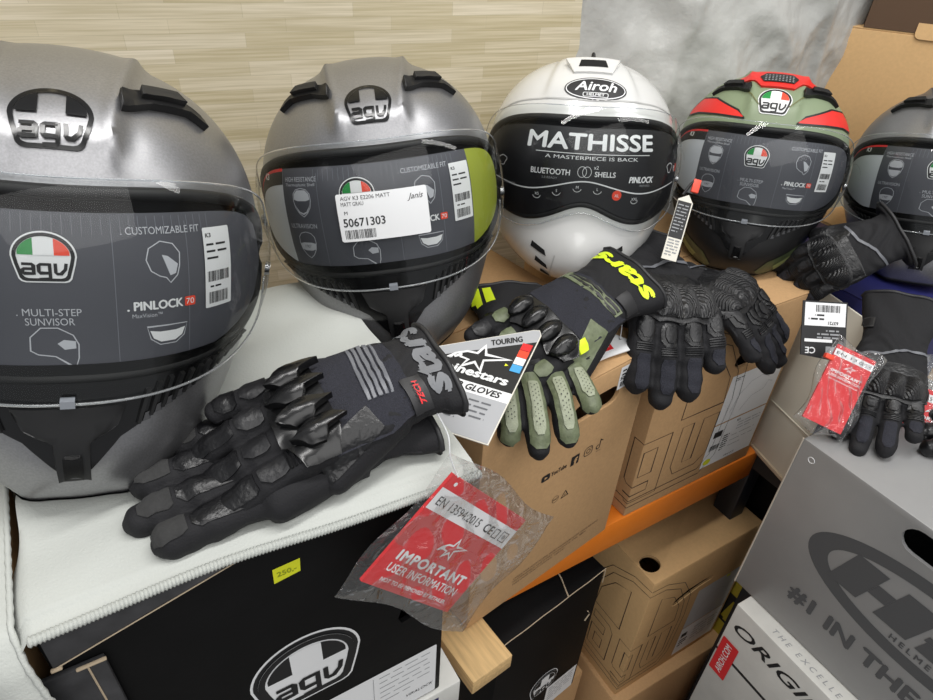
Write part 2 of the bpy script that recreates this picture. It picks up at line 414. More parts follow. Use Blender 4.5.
# ------------------------------------------------------------------ cartons
def boolean_cut(bm, cutters):
    me = bpy.data.meshes.new('a'); bm.to_mesh(me); bm.free(); a = bpy.data.objects.new('a', me); COL.objects.link(a)
    kill = [a]
    for c in cutters:
        m2 = bpy.data.meshes.new('b'); c.to_mesh(m2); c.free(); b = bpy.data.objects.new('b', m2); COL.objects.link(b); kill.append(b)
        md = a.modifiers.new('c', 'BOOLEAN'); md.object = b; md.operation = 'DIFFERENCE'; md.solver = 'EXACT'
    dg = bpy.context.evaluated_depsgraph_get(); res = bpy.data.meshes.new_from_object(a.evaluated_get(dg))
    out = bmesh.new(); out.from_mesh(res); bpy.data.meshes.remove(res)
    for o in kill:
        m = o.data; bpy.data.objects.remove(o); bpy.data.meshes.remove(m)
    return out
def prism(pts, fn, depth):
    """closed prism through a face: pts in face coordinates, fn = face map"""
    t = bmesh.new(); A = [t.verts.new(fn(x, y, 0.01)) for x, y in pts]; B = [t.verts.new(fn(x, y, -depth)) for x, y in pts]; n = len(pts)
    t.faces.new(A); t.faces.new(B[::-1])
    for k in range(n): t.faces.new((A[k], B[k], B[(k + 1) % n], A[(k + 1) % n]))
    bmesh.ops.recalc_face_normals(t, faces=t.faces[:]); return t
class Carton:
    def __init__(s, name, label, cat, loc, size, rz, m, holes=(), flaps=True, edge=None, bev=0.0025, group=None):
        s.t = thing(name, label, cat, loc, (0, 0, R(rz)), group); s.size = w, d, h = size
        s.front = plane_fn((-w / 2, -d / 2, 0), (1, 0, 0), (0, 0, 1))
        s.left = plane_fn((-w / 2, d / 2, 0), (0, -1, 0), (0, 0, 1))
        s.top = plane_fn((-w / 2, -d / 2, h), (1, 0, 0), (0, 1, 0))
        bm = bmesh.new(); add_box(bm, (-w / 2, -d / 2, 0), (w / 2, d / 2, h), bev)
        cut = [prism(p, getattr(s, f), 0.03) for f, p, dep in holes]
        if cut:
            q = bmesh.new(); add_box(q, (-w / 2 + .005, -d / 2 + .005, .005), (w / 2 - .005, d / 2 - .005, h - .005)); cut.append(q)
        if cut: bm = boolean_cut(bm, cut)
        s.body = link('carton_body', bm, m, s.t, 30)
        if flaps:
            for a, b in (((-w / 2 + .001, -d / 2 + .001), (w / 2 - .001, -0.001)), ((-w / 2 + .001, 0.001), (w / 2 - .001, d / 2 - .001))):
                cutp = [q for q in holes if q[0] == 'top']
                bm = bmesh.new(); add_box(bm, (*a, h - 0.0005), (*b, h + 0.0022), 0.0008)
                if cutp: bm = boolean_cut(bm, [prism(p, lambda x, y, o, f=s.top: f(x, y, o + 0.0), 0.03) for _, p, _2 in cutp])
                link('flap', bm, m, s.t, 30)
def slot(cx, cy, w, h, n=8, rot=0):
    r = h / 2; P = []
    for k in range(n + 1): a = -pi / 2 + pi * k / n; P.append((w / 2 - r + r * cos(a), r * sin(a)))
    for k in range(n + 1): a = pi / 2 + pi * k / n; P.append((-w / 2 + r + r * cos(a), r * sin(a)))
    return [(cx + x * cos(rot) - y * sin(rot), cy + x * sin(rot) + y * cos(rot)) for x, y in P]

# black carton, far left, under the cloth
bw, bd, bh = 0.31, 0.33, 0.37
c = Carton('helmet_box', 'black helmet carton with white badge under the grey cloth, nearest the viewer', 'box', (0.049, 0.33 + bd / 2, -0.77), (bw, bd, bh), 0, BOXBLK,
           holes=[('front', [(0.258, 0.182), (0.262, 0.172), (0.285, 0.176), (0.300, 0.185), (0.302, 0.192), (0.29, 0.198), (0.262, 0.196)], 0.05)], group='helmet cartons')
B1 = c
sh = Sheet(); badge(sh, 0.166, 0.170, 0.094, BLK, WHT, BLK, BLK, WHT, rim=None, lay=3, ringk=(0.97, 0.84))
s2 = Sheet(); P = lambda k: [(0.166 + 0.104 * x, 0.170 + 0.104 * y) for x, y in dome(k)]
s2.poly(P(1.0), WHT, 0); s2.poly(P(0.955), BLK, 1); s2.items += [(a, b, s2.mi(sh.mats[i]), l) for a, b, i, l in sh.items]
s2.emit('logo', c.front, c.t)
sh = Sheet(); sh.rect(0.150, 0.004, 0.303, 0.100, WHT, 0, 0.002); sh.greek(0.160, 0.082, 0.195, 1, 0.004, GRY, 1, 3); sh.greek(0.235, 0.090, 0.295, 6, 0.010, GRY, 1, 4, th=0.12)
sh.rect(0.228, 0.01, 0.2286, 0.095, GRY, 1); sh.greek(0.158, 0.06, 0.185, 7, 0.007, BLK, 1, 6); sh.bars(0.19, 0.015, 0.225, 0.04, BLK, 1, 4); sh.text('VIRALOCK', 0.283, 0.022, 0.005, BLK, 1, shear=0.3)
sh.emit('shipping_label', c.front, c.t)
sh = Sheet(); P = [(0.152, 0.314), (0.1735, 0.317), (0.1745, 0.3325), (0.1525, 0.3315)]
sh.poly(P, YEL, 0); sh.text('250,-', 0.163, 0.321, 0.0055, mat('pale_ink', rgb(150, 160, 30), 0.6), 1, bold=0.02); sh.emit('price_sticker', c.front, c.t, label='neon yellow price sticker')
# its worn tuck flap, standing a little proud at the left
bm = bmesh.new()
grid(bm, lambda u, v: Vector((-bw / 2 + 0.004 + 0.125 * u, -bd / 2 - 0.004 - 0.003 * v, bh - 0.004 - 0.034 * v * (1 - u) - 0.001 * sin(9 * u))), [i / 8 for i in range(9)], [i / 4 for i in range(5)])
link('front_flap', bm, mat('scuffed_black_card', rgb(54, 54, 56), 0.6, var=0.3, vscale=60), c.t)
bm = bmesh.new(); tube(bm, [(-bw / 2 + 0.004 + 0.125 * u, -bd / 2 - 0.0075, bh - 0.038 + 0.034 * u) for u in [i / 8 for i in range(9)]], 0.0005, 6)
add_box(bm, (-bw / 2 + .002, -bd / 2 - 0.009, bh - 0.040), (-bw / 2 + 0.009, -bd / 2 - 0.006, bh - 0.0375), 0.0008); link('torn_edge', bm, KEDGE, c.t)
bm = bmesh.new(); add_box(bm, (-bw / 2 - 0.012, -bd / 2 - 0.006, 0.02), (-bw / 2 + 0.032, -bd / 2 - 0.001, bh - 0.050), 0.0015)
link('side_flap', bm, MATS['scuffed_black_card'], c.t)
bm = bmesh.new(); add_box(bm, (-bw / 2 + 0.014, -bd / 2 - 0.0075, bh - 0.0515), (-bw / 2 + 0.033, -bd / 2 - 0.005, bh - 0.049), 0.0008)
tube(bm, [(-bw / 2 + 0.021, -bd / 2 - 0.0065, bh - 0.05), (-bw / 2 + 0.0215, -bd / 2 - 0.0065, bh - 0.12), (-bw / 2 + 0.023, -bd / 2 - 0.0065, 0.05)], 0.0007, 6); link('torn_edge', bm, KEDGE, c.t)
c2 = Carton('flat_carton', 'white flat carton with a blue corner beneath the black helmet carton', 'box', (0.08, 0.33 + 0.15, ZS), (0.30, 0.31, 0.0595), 0, BOXWHT, flaps=False)
sh = Sheet(); sh.rect(0.19, 0.005, 0.27, 0.05, NAVY, 0); sh.emit('print', c2.front, c2.t)

# brown carton with the small pictograms
w, d, h = 0.285, 0.34, 0.358; rz = 8.1
ang = R(rz); fx, fy = 0.4305, 0.4265
c = Carton('helmet_box', 'brown cardboard helmet carton with small black social media icons on its front', 'box', (fx - sin(ang) * d / 2, fy + cos(ang) * d / 2, ZS), (w, d, h), rz, KRAFT,
           holes=[('front', slot(0.185, 0.312, 0.088, 0.030, rot=0.02), 0.10), ('top', slot(0.155, 0.105, 0.085, 0.028), 0.10)], group='helmet cartons')
BRN = c
sh = Sheet()
sh.rect(0.105, 0.2225, 0.120, 0.2335, BLK, 0, 0.003); sh.poly([(0.110, 0.2255), (0.116, 0.228), (0.110, 0.2305)], KRAFT, 1); sh.text('YouTube', 0.122, 0.2245, 0.0078, BLK, 0, w=0.028, align='L', bold=0.01)
sh.rect(0.158, 0.220, 0.173, 0.237, BLK, 0, 0.001); sh.text('f', 0.1665, 0.2205, 0.0125, KRAFT, 1, bold=0.06)
sh.line(rrect(0.183, 0.2225, 0.198, 0.2375, 0.0045), 0.0012, BLK, 0, True); sh.line([(0.1905 + 0.0035 * cos(a), 0.230 + 0.0035 * sin(a)) for a in [2 * pi * i / 20 for i in range(20)]], 0.0011, BLK, 0, True); sh.ell(0.1948, 0.2345, 0.0008, 0.0008, BLK, 0, 10)
sh.line([(0.2105 + 0.0036 * cos(a), 0.2265 + 0.0036 * sin(a)) for a in [R(80) + 2 * pi * i / 20 for i in range(16)]], 0.0016, BLK, 0); sh.line([(0.2135, 0.2265), (0.2135, 0.2395), (0.2155, 0.2365), (0.2185, 0.235)], 0.0016, BLK, 0); sh.text('TikTok', 0.2125, 0.2175, 0.0024, BLK, 0)
sh.emit('pictograms', c.front, c.t)
sh = Sheet()
sh.line([(0.140 + 0.006 * cos(a), 0.170 + 0.006 * sin(a)) for a in [2 * pi * i / 20 for i in range(20)]], 0.0006, BLK, 0, True); sh.text('PAP', 0.140, 0.168, 0.004, BLK, 0)
tri = [(0.152, 0.164), (0.165, 0.164), (0.1585, 0.1755)]; sh.line(tri, 0.0013, BLK, 0, True); sh.text('20', 0.1585, 0.166, 0.003, BLK, 0)
for i, s in enumerate(('CASQUE POUR MOTOCYCLISTES  HELMET FOR MOTORCYCLISTS  CASCO PER MOTO', 'MOTORRADHELM  CASCO PARA MOTOCICLISTA  KASK  HJELM', 'MADE UNDER QUALITY CONTROL   KEEP DRY')):
    sh.text(s, 0.080, 0.044 - 0.0065 * i, 0.0036, mat('brown_ink', rgb(84, 62, 44), 0.7), 0, w=0.175 * (1, 0.85, 0.6)[i], align='L')
sh.emit('small_print', c.front, c.t)
sh = Sheet(); sh.rect(0.222, 0.318, 0.262, 0.362 - 0.008, WHT, 0, 0.001); sh.bars(0.226, 0.322, 0.250, 0.330, BLK, 1, 5, 20); sh.text('50672808', 0.240, 0.333, 0.0055, BLK, 1, bold=0.02); sh.greek(0.226, 0.346, 0.255, 2, 0.006, BLK, 1, 4); sh.emit('stock_sticker', c.front, c.t, label='white stock number sticker')

# outlined badge for the plain cartons
def outline_badge(sh, x0, y0, wd, hg, m, lw=0.0011):
    T = lambda pts: [(x0 + wd * x, y0 + hg * y) for x, y in pts]
    for k in (0, 0.045):
        sh.line(T([(0.10 + k * .5, 0.02 + k), (0.02 + k, 0.12 + k * .5), (0.0 + k, 0.50), (0.03 + k, 0.72 - k), (0.16 + k * .5, 0.90 - k), (0.35, 0.985 - k), (0.5, 1 - k), (0.65, 0.985 - k), (0.84 - k * .5, 0.90 - k), (0.97 - k, 0.72 - k), (1 - k, 0.50), (0.98 - k, 0.12 + k * .5), (0.90 - k * .5, 0.02 + k)]), lw, m, 0, True)
    sh.line(T([(0.10, 0.50), (0.36, 0.50), (0.36, 0.86), (0.22, 0.80), (0.12, 0.66)]), lw, m, 0, True); sh.line(T([(0.90, 0.50), (0.64, 0.50), (0.64, 0.86), (0.78, 0.80), (0.88, 0.66)]), lw, m, 0, True)
    def ring(P): sh.line(T(P), lw, m, 0, True)
    ring([(0.12, 0.12), (0.32, 0.12), (0.32, 0.40), (0.28, 0.44), (0.12, 0.44), (0.12, 0.38), (0.25, 0.38), (0.25, 0.31), (0.12, 0.31)]); ring([(0.17, 0.17), (0.25, 0.17), (0.25, 0.26), (0.17, 0.26)])
    ring([(0.39, 0.18), (0.39, 0.44), (0.61, 0.44), (0.61, 0.05), (0.42, 0.05), (0.40, 0.10), (0.54, 0.10), (0.54, 0.16), (0.41, 0.16)]); ring([(0.46, 0.22), (0.54, 0.22), (0.54, 0.38), (0.46, 0.38)])
    ring([(0.67, 0.44), (0.74, 0.44), (0.74, 0.18), (0.80, 0.18), (0.80, 0.44), (0.90, 0.44), (0.90, 0.18), (0.84, 0.12), (0.70, 0.12), (0.67, 0.18)])
LINEINK = mat('line_ink', rgb(62, 50, 40), 0.7)
w, d, h = 0.30, 0.34, 0.349
c = Carton('helmet_box', 'brown cardboard carton with outlined badge standing on the orange beam', 'box', (0.765, 0.4525 + d / 2, ZS), (w, d, h), 0, KRAFT, holes=[('front', slot(0.20, 0.262, 0.085, 0.03), 0.08)], group='helmet cartons')
AG2 = c
sh = Sheet(); outline_badge(sh, -0.16, 0.015, 0.36, 0.335, LINEINK, 0.0013)
sh.items = [(v, f, i, l) for v, f, i, l in sh.items]
# the badge wraps round the left edge: x < 0 lies on the left face
def wrap(x, y, off): return c.front(x, y, off) if x >= 0 else c.left(c.size[1] + x, y, off)
sh.emit('logo', wrap, c.t, step=0.02)
sh = Sheet(); sh.rect(0.165, 0.030, 0.292, 0.128, WHT, 0); sh.rect(0.165, 0.131, 0.292, 0.232, WHT, 0)
sh.rect(0.172, 0.098, 0.192, 0.112, BLK, 1); sh.bars(0.172, 0.068, 0.197, 0.080, BLK, 1, 3, 14); sh.greek(0.200, 0.092, 0.215, 7, 0.0055, BLK, 1, 5); sh.greek(0.228, 0.112, 0.285, 3, 0.007, GRY, 1, 5, 0.2); sh.greek(0.222, 0.085, 0.28, 3, 0.012, GRY, 1, 8, 0.1); sh.text('K3', 0.226, 0.118, 0.005, BLK, 1, bold=0.02)
sh.ell(0.178, 0.042, 0.009, 0.007, YEL, 1); sh.text('VIRALOCK', 0.235, 0.036, 0.004, BLK, 1, shear=0.3)
sh.line([(0.19, 0.150), (0.20, 0.185), (0.22, 0.205), (0.245, 0.210), (0.265, 0.20)], 0.0007, GRY, 1); sh.line([(0.215, 0.145), (0.235, 0.17), (0.262, 0.175), (0.268, 0.19), (0.28, 0.185)], 0.0007, GRY, 1); sh.greek(0.175, 0.224, 0.195, 2, 0.004, BLK, 1, 2)
sh.emit('shipping_label', c.front, c.t)

# white carton standing open at the end of the beam, navy carton behind it
t = thing('open_carton', 'white open carton wall leaning at the end of the orange beam', 'box', (0.935, 0.42, ZS))
bm = bmesh.new(); Mx = Matrix.Rotation(R(-14), 4, 'Z') @ Matrix.Rotation(R(4), 4, 'Y')
add_box(bm, (0.0, -0.045, 0.0), (0.004, 0.20, 0.33), 0.001, M=Mx); add_box(bm, (-0.002, -0.045, 0.105), (0.0, 0.20, 0.107), 0.0005, M=Mx); link('carton_wall', bm, mat('beige_card', rgb(228, 222, 206), 0.7), t)
bm = bmesh.new(); add_box(bm, (-0.004, -0.050, -0.003), (0.006, 0.205, 0.004), 0.001, M=Mx); link('bottom_edge', bm, KEDGE, t)
c = Carton('carton', 'navy blue carton wedged behind the silver carton', 'box', (1.075, 0.49, ZS), (0.20, 0.30, 0.34), 0, NAVY)
bm = bmesh.new(); 
t = thing('storage_shelf', 'dark lower rack standing under the navy carton', 'rack', (1.2, 0.50, -H))
bm = bmesh.new(); add_box(bm, (-0.25, -0.17, 0.9), (0.62, 0.35, rel(ZS)), 0.004); link('deck_board', bm, mat('dark_rack', rgb(40, 40, 44), 0.6), t)
for x in (-0.24, 0.58):
    for y in (-0.16, 0.31):
        bm = bmesh.new(); add_box(bm, (x, y, 0), (x + .035, y + .035, 0.9), 0.002); link('upright', bm, MATS['dark_rack'], t)
c = Carton('carton', 'brown cardboard carton under the silver helmet at the right edge', 'box', (1.36, 0.50, ZS), (0.34, 0.32, 0.334), -4, KRAFT2)
K5 = c

# lower tier
w, d, h = 0.238, 0.30, 0.38; rz = 7
ang = R(rz); fx, fy = 0.485, 0.435
c = Carton('helmet_box', 'black helmet carton with crumpled lid on the lower tier beneath the pine batten', 'box', (fx - sin(ang) * d / 2, fy + cos(ang) * d / 2, -1.345), (w, d, h), rz, BOXBLK, flaps=False, group='helmet cartons')
sh = Sheet(); P = lambda k: [(0.135 + 0.072 * x, 0.115 + 0.072 * y) for x, y in dome(k)]
sh.poly(P(1.0), WHT, 0); sh.poly(P(0.955), BLK, 1); badge(sh, 0.135, 0.115, 0.066, BLK, WHT, BLK, BLK, WHT, lay=3, ringk=(0.97, 0.84)); sh.emit('logo', c.front, c.t)
sh = Sheet(); sh.rect(0.150, 0.0, 0.232, 0.082, WHT, 0, 0.001); sh.greek(0.157, 0.07, 0.225, 6, 0.009, GRY, 1, 3, 0.25); sh.emit('shipping_label', c.front, c.t)
bm = bmesh.new(); rr = random.Random(4)
grid(bm, lambda u, v: Vector((-w / 2 + w * u, -d / 2 + d * v, h + 0.001 + 0.016 * sin(pi * v) * (0.6 + 0.4 * sin(5 * u)) + 0.008 * u * (1 - v))), [i / 14 for i in range(15)], [i / 10 for i in range(11)])
link('crumpled_lid', bm, BOXBLK, c.t)
bm = bmesh.new(); tube(bm, [(-w / 2 + w * u, -d / 2 - 0.001, h + 0.0015 + 0.008 * u + 0.001 * sin(21 * u)) for u in [i / 16 for i in range(17)]], 0.0008, 6)
tube(bm, [(w * 0.12, -d / 2, h + 0.007), (w * 0.17, -d / 2 + 0.03, h + 0.012), (w * 0.20, -d / 2 + 0.06, h + 0.016)], 0.0012, 6); tube(bm, [(w / 2 - 0.02, -d / 2 - .001, h - 0.10), (w / 2 - 0.012, -d / 2 - .001, h - 0.115), (w / 2 - 0.022, -d / 2 - .001, h - 0.128)], 0.0012, 6)
tube(bm, [(w / 2, -d / 2 - .001, h + 0.005), (w / 2 + 0.001, -d / 2 - .001, h - 0.03)], 0.001, 6); link('torn_edge', bm, KEDGE, c.t)
c = Carton('carton', 'plain brown carton standing on the floor under the lower black carton', 'box', (0.48, 0.60, -H), (0.30, 0.30, H - 1.345 - 0.001), 3, KRAFT)
w, d, h = 0.305, 0.32, 0.40
c = Carton('helmet_box', 'brown cardboard carton with round hole and outlined badge on the lower tier', 'box', (0.857, 0.411 + d / 2, -1.43), (w, d, h), 0, KRAFT2,
           holes=[('front', [(0.085, 0.272), (0.10, 0.268), (0.13, 0.280), (0.165, 0.288), (0.19, 0.290), (0.197, 0.300), (0.17, 0.306), (0.12, 0.303), (0.09, 0.290)], 0.07), ('top', [(0.026 + 0.021 * cos(a), 0.040 + 0.019 * sin(a)) for a in [2 * pi * i / 24 for i in range(24)]], 0.10)], group='helmet cartons')
sh = Sheet(); outline_badge(sh, -0.145, 0.02, 0.29, 0.36, LINEINK, 0.0014)
def wrap2(x, y, off, c=c): return c.front(x, y, off) if x >= 0 else c.left(c.size[1] + x, y, off)
sh.emit('logo', wrap2, c.t, step=0.02)
sh = Sheet(); sh.rect(0.165, 0.02, 0.295, 0.125, WHT, 0); sh.rect(0.165, 0.128, 0.295, 0.268, mat('grey_paper', rgb(190, 192, 194), 0.6), 0); sh.rect(0.172, 0.085, 0.19, 0.10, BLK, 1); sh.greek(0.172, 0.07, 0.20, 3, 0.01, BLK, 1, 2); sh.greek(0.21, 0.1, 0.285, 5, 0.012, GRY, 1, 2, 0.2); sh.rect(0.25, 0.258, 0.262, 0.266, YEL, 1)
sh.line([(0.19, 0.16), (0.20, 0.195), (0.22, 0.22), (0.245, 0.225), (0.275, 0.21)], 0.0009, GRY, 1)
sh.emit('shipping_label', c.front, c.t)
c = Carton('carton', 'brown carton standing on the floor beneath the carton with the round hole', 'box', (0.86, 0.55, -H), (0.33, 0.33, H - 1.4305), -1, KRAFT)
# the tight gap on the right: a dark carton and a yellow one
c = Carton('carton', 'dark ribbed carton with a white letter sticker behind the white carton', 'box', (1.155, 0.47, -1.20), (0.26, 0.34, 0.315), 0, BOXBLK)
c3 = Carton('carton', 'yellow carton with black letter low behind the white carton', 'box', (1.165, 0.45, -H), (0.29, 0.34, 0.579), 0, mat('mustard_card', rgb(170, 150, 40), 0.6), flaps=False)
sh = Sheet(); sh.rect(0.18, 0.40, 0.31, 0.50, BLK, 0); sh.text('R', 0.24, 0.415, 0.07, MATS['mustard_card'], 1, bold=0.08, shear=0.2); sh.emit('print', c3.left, c3.t)
sh = Sheet(); sh.rect(0.24, 0.02, 0.31, 0.08, GRY, 0); sh.text('S', 0.275, 0.03, 0.04, BLK, 1, bold=0.06); sh.emit('print', c.left, c.t)

# silver carton and white carton in the right foreground: their printed side faces the aisle (-x)
w, d, h = 0.28, 0.40, 0.300
c = Carton('helmet_box', 'silver helmet carton with oval dark logo in the right foreground', 'box', (0.70 + w / 2, 0.287 - d / 2, -0.851), (w, d, h), 0, BOXSIL,
           holes=[('left', slot(0.185, 0.272, 0.085, 0.036), 0.08)], flaps=False, group='helmet cartons')
HJ = c
INK = mat('grey_ink', rgb(84, 85, 87), 0.45)
sh = Sheet()
E = lambda rx, ry, cx=0.220, cy=0.172, tl=0: [(cx + rx * cos(t), cy + ry * sin(t)) for t in [2 * pi * i / 60 for i in range(60)]]
sh.band(E(0.158, 0.068), E(0.132, 0.050, cx=0.222), INK, 0)
sk = lambda pts: [(0.088 + x + 0.30 * y, 0.143 + y) for x, y in pts]
for x0, y0, x1, y1 in ((0.012, 0, 0.052, 0.062), (0.0522, 0.022, 0.0748, 0.042), (0.075, 0, 0.117, 0.062), (0.165, 0.0202, 0.205, 0.062), (0.128, 0, 0.205, 0.020), (0.124, 0.0202, 0.152, 0.030), (0.219, 0, 0.259, 0.062)):
    sh.poly(sk([(x0, y0), (x1, y0), (x1, y1), (x0, y1)]), INK, 1)
sh.text('HELMETS', 0.225, 0.128, 0.0088, INK, 1, bold=0.02, spacing=1.5)
sh.text('#1 IN THE WORLD', 0.072, 0.060, 0.0265, INK, 0, align='L', bold=0.045, w=0.335)
sh.emit('logo', c.left, c.t)
bm = bmesh.new(); tube(bm, [(-w / 2 + 0.006 + 0.0042 * cos(a), d / 2 - 0.02 + 0.0042 * sin(a), h + 0.0004) for a in [2 * pi * i / 16 for i in range(16)]], 0.0006, 6, True)
for v in bm.verts: v.co = Vector((-w / 2 - 0.0004 + (v.co.z - h) , v.co.y - 0.0, h - 0.028 + (v.co.x + w / 2)))
link('staple_ring', bm, WHT, c.t)
bm = bmesh.new(); tube(bm, [(-w / 2 - .0005, d / 2, h * k) for k in (1, .8, .6, .4, .2, 0)], 0.0012, 6); link('worn_edge', bm, mat('worn_silver_edge', rgb(186, 176, 162), 0.8), c.t)
w2, d2, h2 = 0.31, 0.40, 0.30
c = Carton('helmet_box', 'white helmet carton with red web address label beneath the silver carton', 'box', (0.668 + w2 / 2, 0.255 - d2 / 2, -0.8525 - h2), (w2, d2, h2), -1.2, BOXWHT, flaps=False, group='helmet cartons')
sh = Sheet(); sh.text('ORIGINE', 0.012, h2 - 0.050, 0.022, BLK, 0, align='L', bold=0.02, shear=0.35, w=0.185)
sh.poly([(0.0, h2 - 0.118), (0.4, h2 - 0.118), (0.4, h2 - 0.112), (0.0, h2 - 0.112)], BLK, 0); sh.emit('logo', c.left, c.t)
sh = Sheet(); sh.rect(0.004, h2 - 0.165, 0.034, h2 - 0.078, RED, 0, 0.002); sh.text('AIROH.COM', 0.024, h2 - 0.156, 0.011, WHT, 1, align='L', rot=R(90), w=0.070, bold=0.01); sh.emit('web_label', c.left, c.t, off=0.0014, label='red web address label')
sh = Sheet(); fnt = plane_fn((-w2 / 2, d2 / 2, h2), (0, -1, 0), (1, 0, 0)); sh.text('THE EXCELLENCE', 0.055, 0.010, 0.0085, GRY, 0, align='L', spacing=1.6, shear=0.2); sh.emit('lid_print', fnt, c.t)
c = Carton('carton', 'plain brown carton on the floor holding up the white helmet carton', 'box', (0.85, 0.05, -H), (0.32, 0.40, H - 0.8525 - 0.30 - 0.001), 0, KRAFT)

# ------------------------------------------------------------------ background: big carton and foam wrap
fx0 = Vector((1.315, 0.795)); dirv = Vector((0.545, -0.838)).normalized()
angb = math.degrees(math.atan2(dirv.y, dirv.x))
w, d, h = 0.42, 0.26, 0.306
nrm = Vector((-dirv.y, dirv.x)); cc = fx0 + dirv * w / 2 + nrm * d / 2
c = Carton('carton', 'large light brown carton with its top flaps ajar behind the rightmost helmet', 'box', (cc.x, cc.y, -0.494), (w, d, h), angb, KRAFT2, flaps=False)
sh = Sheet(); sh.rect(0, 0, 0.30, 0.036, KRAFT2, 0, 0.010)
Mx = Matrix.Translation((-w / 2 + 0.115, -d / 2 - 0.0015, h - 0.006)) @ Matrix.Rotation(R(78), 4, 'X')
sh.emit('flap', lambda x, y, o: Mx @ Vector((x, y, o)), c.t, thick=0.003, off=0.003)
bm = bmesh.new(); add_box(bm, (-w / 2 + 0.002, -d / 2 + 0.001, h), (-w / 2 + 0.115, d / 2 - 0.002, h + 0.003), 0.001); link('flap', bm, KRAFT2, c.t)
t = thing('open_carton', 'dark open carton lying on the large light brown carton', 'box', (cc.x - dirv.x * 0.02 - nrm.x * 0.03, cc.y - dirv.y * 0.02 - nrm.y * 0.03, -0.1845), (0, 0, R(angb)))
DB = mat('shaded_brown_card', rgb(92, 70, 52), 0.85)  # brown darkened, stands for the shade inside the carton behind its closed front
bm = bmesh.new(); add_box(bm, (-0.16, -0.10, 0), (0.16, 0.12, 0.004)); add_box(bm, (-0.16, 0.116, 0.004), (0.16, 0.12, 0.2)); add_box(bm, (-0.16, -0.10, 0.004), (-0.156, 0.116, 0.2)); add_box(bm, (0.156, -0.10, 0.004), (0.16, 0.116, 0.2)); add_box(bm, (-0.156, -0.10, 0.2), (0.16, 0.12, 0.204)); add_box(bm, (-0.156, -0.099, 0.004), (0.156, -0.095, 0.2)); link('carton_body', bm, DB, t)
# foam wrap
from mathutils import noise as mnoise
FOAM = mat('white_foam_film', rgb(184, 184, 180), 0.30, bump=0.5, bscale=90, var=0.10, vscale=7)
t = thing('foam_wrap', 'bulky item wrapped in white translucent foam film against the wall', 'packaging', (1.085, 0.815, ZS), (0, 0, R(-9)))
def foam(u, v):
    x = -0.335 + 0.70 * u + 0.06 * (v - 0.5) * (u > 0.5) ; z = 0.0 + 1.05 * v
    b = (sin(pi * min(1, max(0, u))) ** 0.35)
    y = 0.05 - 0.050 * b + 0.014 * sin(7 * u + 3 * v) * b + 0.012 * sin(13 * v - 5 * u) * b + 0.006 * sin(29 * u + 17 * v + 3 * sin(9 * v)) * b - 0.010 * math.exp(-((u - 0.23 - 0.25 * (v - 0.5)) / 0.03) ** 2) - 0.012 * math.exp(-((u - 0.62 + 0.5 * (v - 0.75)) / 0.02) ** 2)
    q = Vector((x * 4 + 3, z * 3, 1.7)); w = abs(mnoise.noise(q)) * 0.030 + abs(mnoise.noise(q * 2.7 + Vector((5, 2, 0)))) * 0.014 + mnoise.noise(q * 9) * 0.004 + mnoise.noise(q * 22) * 0.0016
    y += (w - 0.012) * b
    return Vector((x, y, z))
bm = bmesh.new(); grid(bm, foam, [i / 150 for i in range(151)], [i / 170 for i in range(171)])
grid(bm, lambda u, v: Vector((foam(u, v).x, 0.055, foam(u, v).z)), [1 - i / 8 for i in range(9)], [i / 8 for i in range(9)])
link('foam_film', bm, FOAM, t, 60)
# ------------------------------------------------------------------ helmets
GUN = mat('matt_gunmetal_paint', rgb(146, 146, 148), 0.36, metal=0.85, bump=0.05, bscale=900, var=0.10, vscale=700)
GWHT = mat('gloss_white_paint', rgb(214, 214, 212), 0.22, coat=0.6)
SAGE = mat('matt_sage_paint', rgb(132, 146, 116), 0.45, var=0.03, vscale=40)
CAMO = mat('dark_olive_paint', rgb(60, 70, 46), 0.4, var=0.55, vscale=26)
HRED = mat('matt_red_paint', rgb(226, 44, 38), 0.42)
GBLK = mat('gloss_black_plastic', rgb(9, 9, 10), 0.2)
MBLK = mat('matt_black_plastic', rgb(20, 20, 21), 0.42)
RUB = mat('black_rubber', rgb(20, 20, 21), 0.6)
LINER = mat('dark_liner', rgb(22, 22, 24), 0.95)
SLAT = mat('satin_grille', rgb(92, 92, 94), 0.3, metal=0.6)
CARD = mat('slate_print', rgb(78, 79, 86), 0.5)
CARDW = mat('pale_print', rgb(206, 210, 216), 0.5)
CARDL = mat('pale_ink_line', rgb(190, 192, 198), 0.5)
CARDD = mat('slate_light', rgb(120, 122, 130), 0.5)
OLIVE = mat('olive_card', rgb(150, 160, 50), 0.5)
VISOR = clear('clear_visor', (0.95, 0.965, 0.96), 0.03, 0.03)
VSMOKE = clear('dark_visor', (0.80, 0.81, 0.81), 0.2, 0.03)
METAL = mat('chrome', rgb(220, 220, 222), 0.15, metal=1.0)

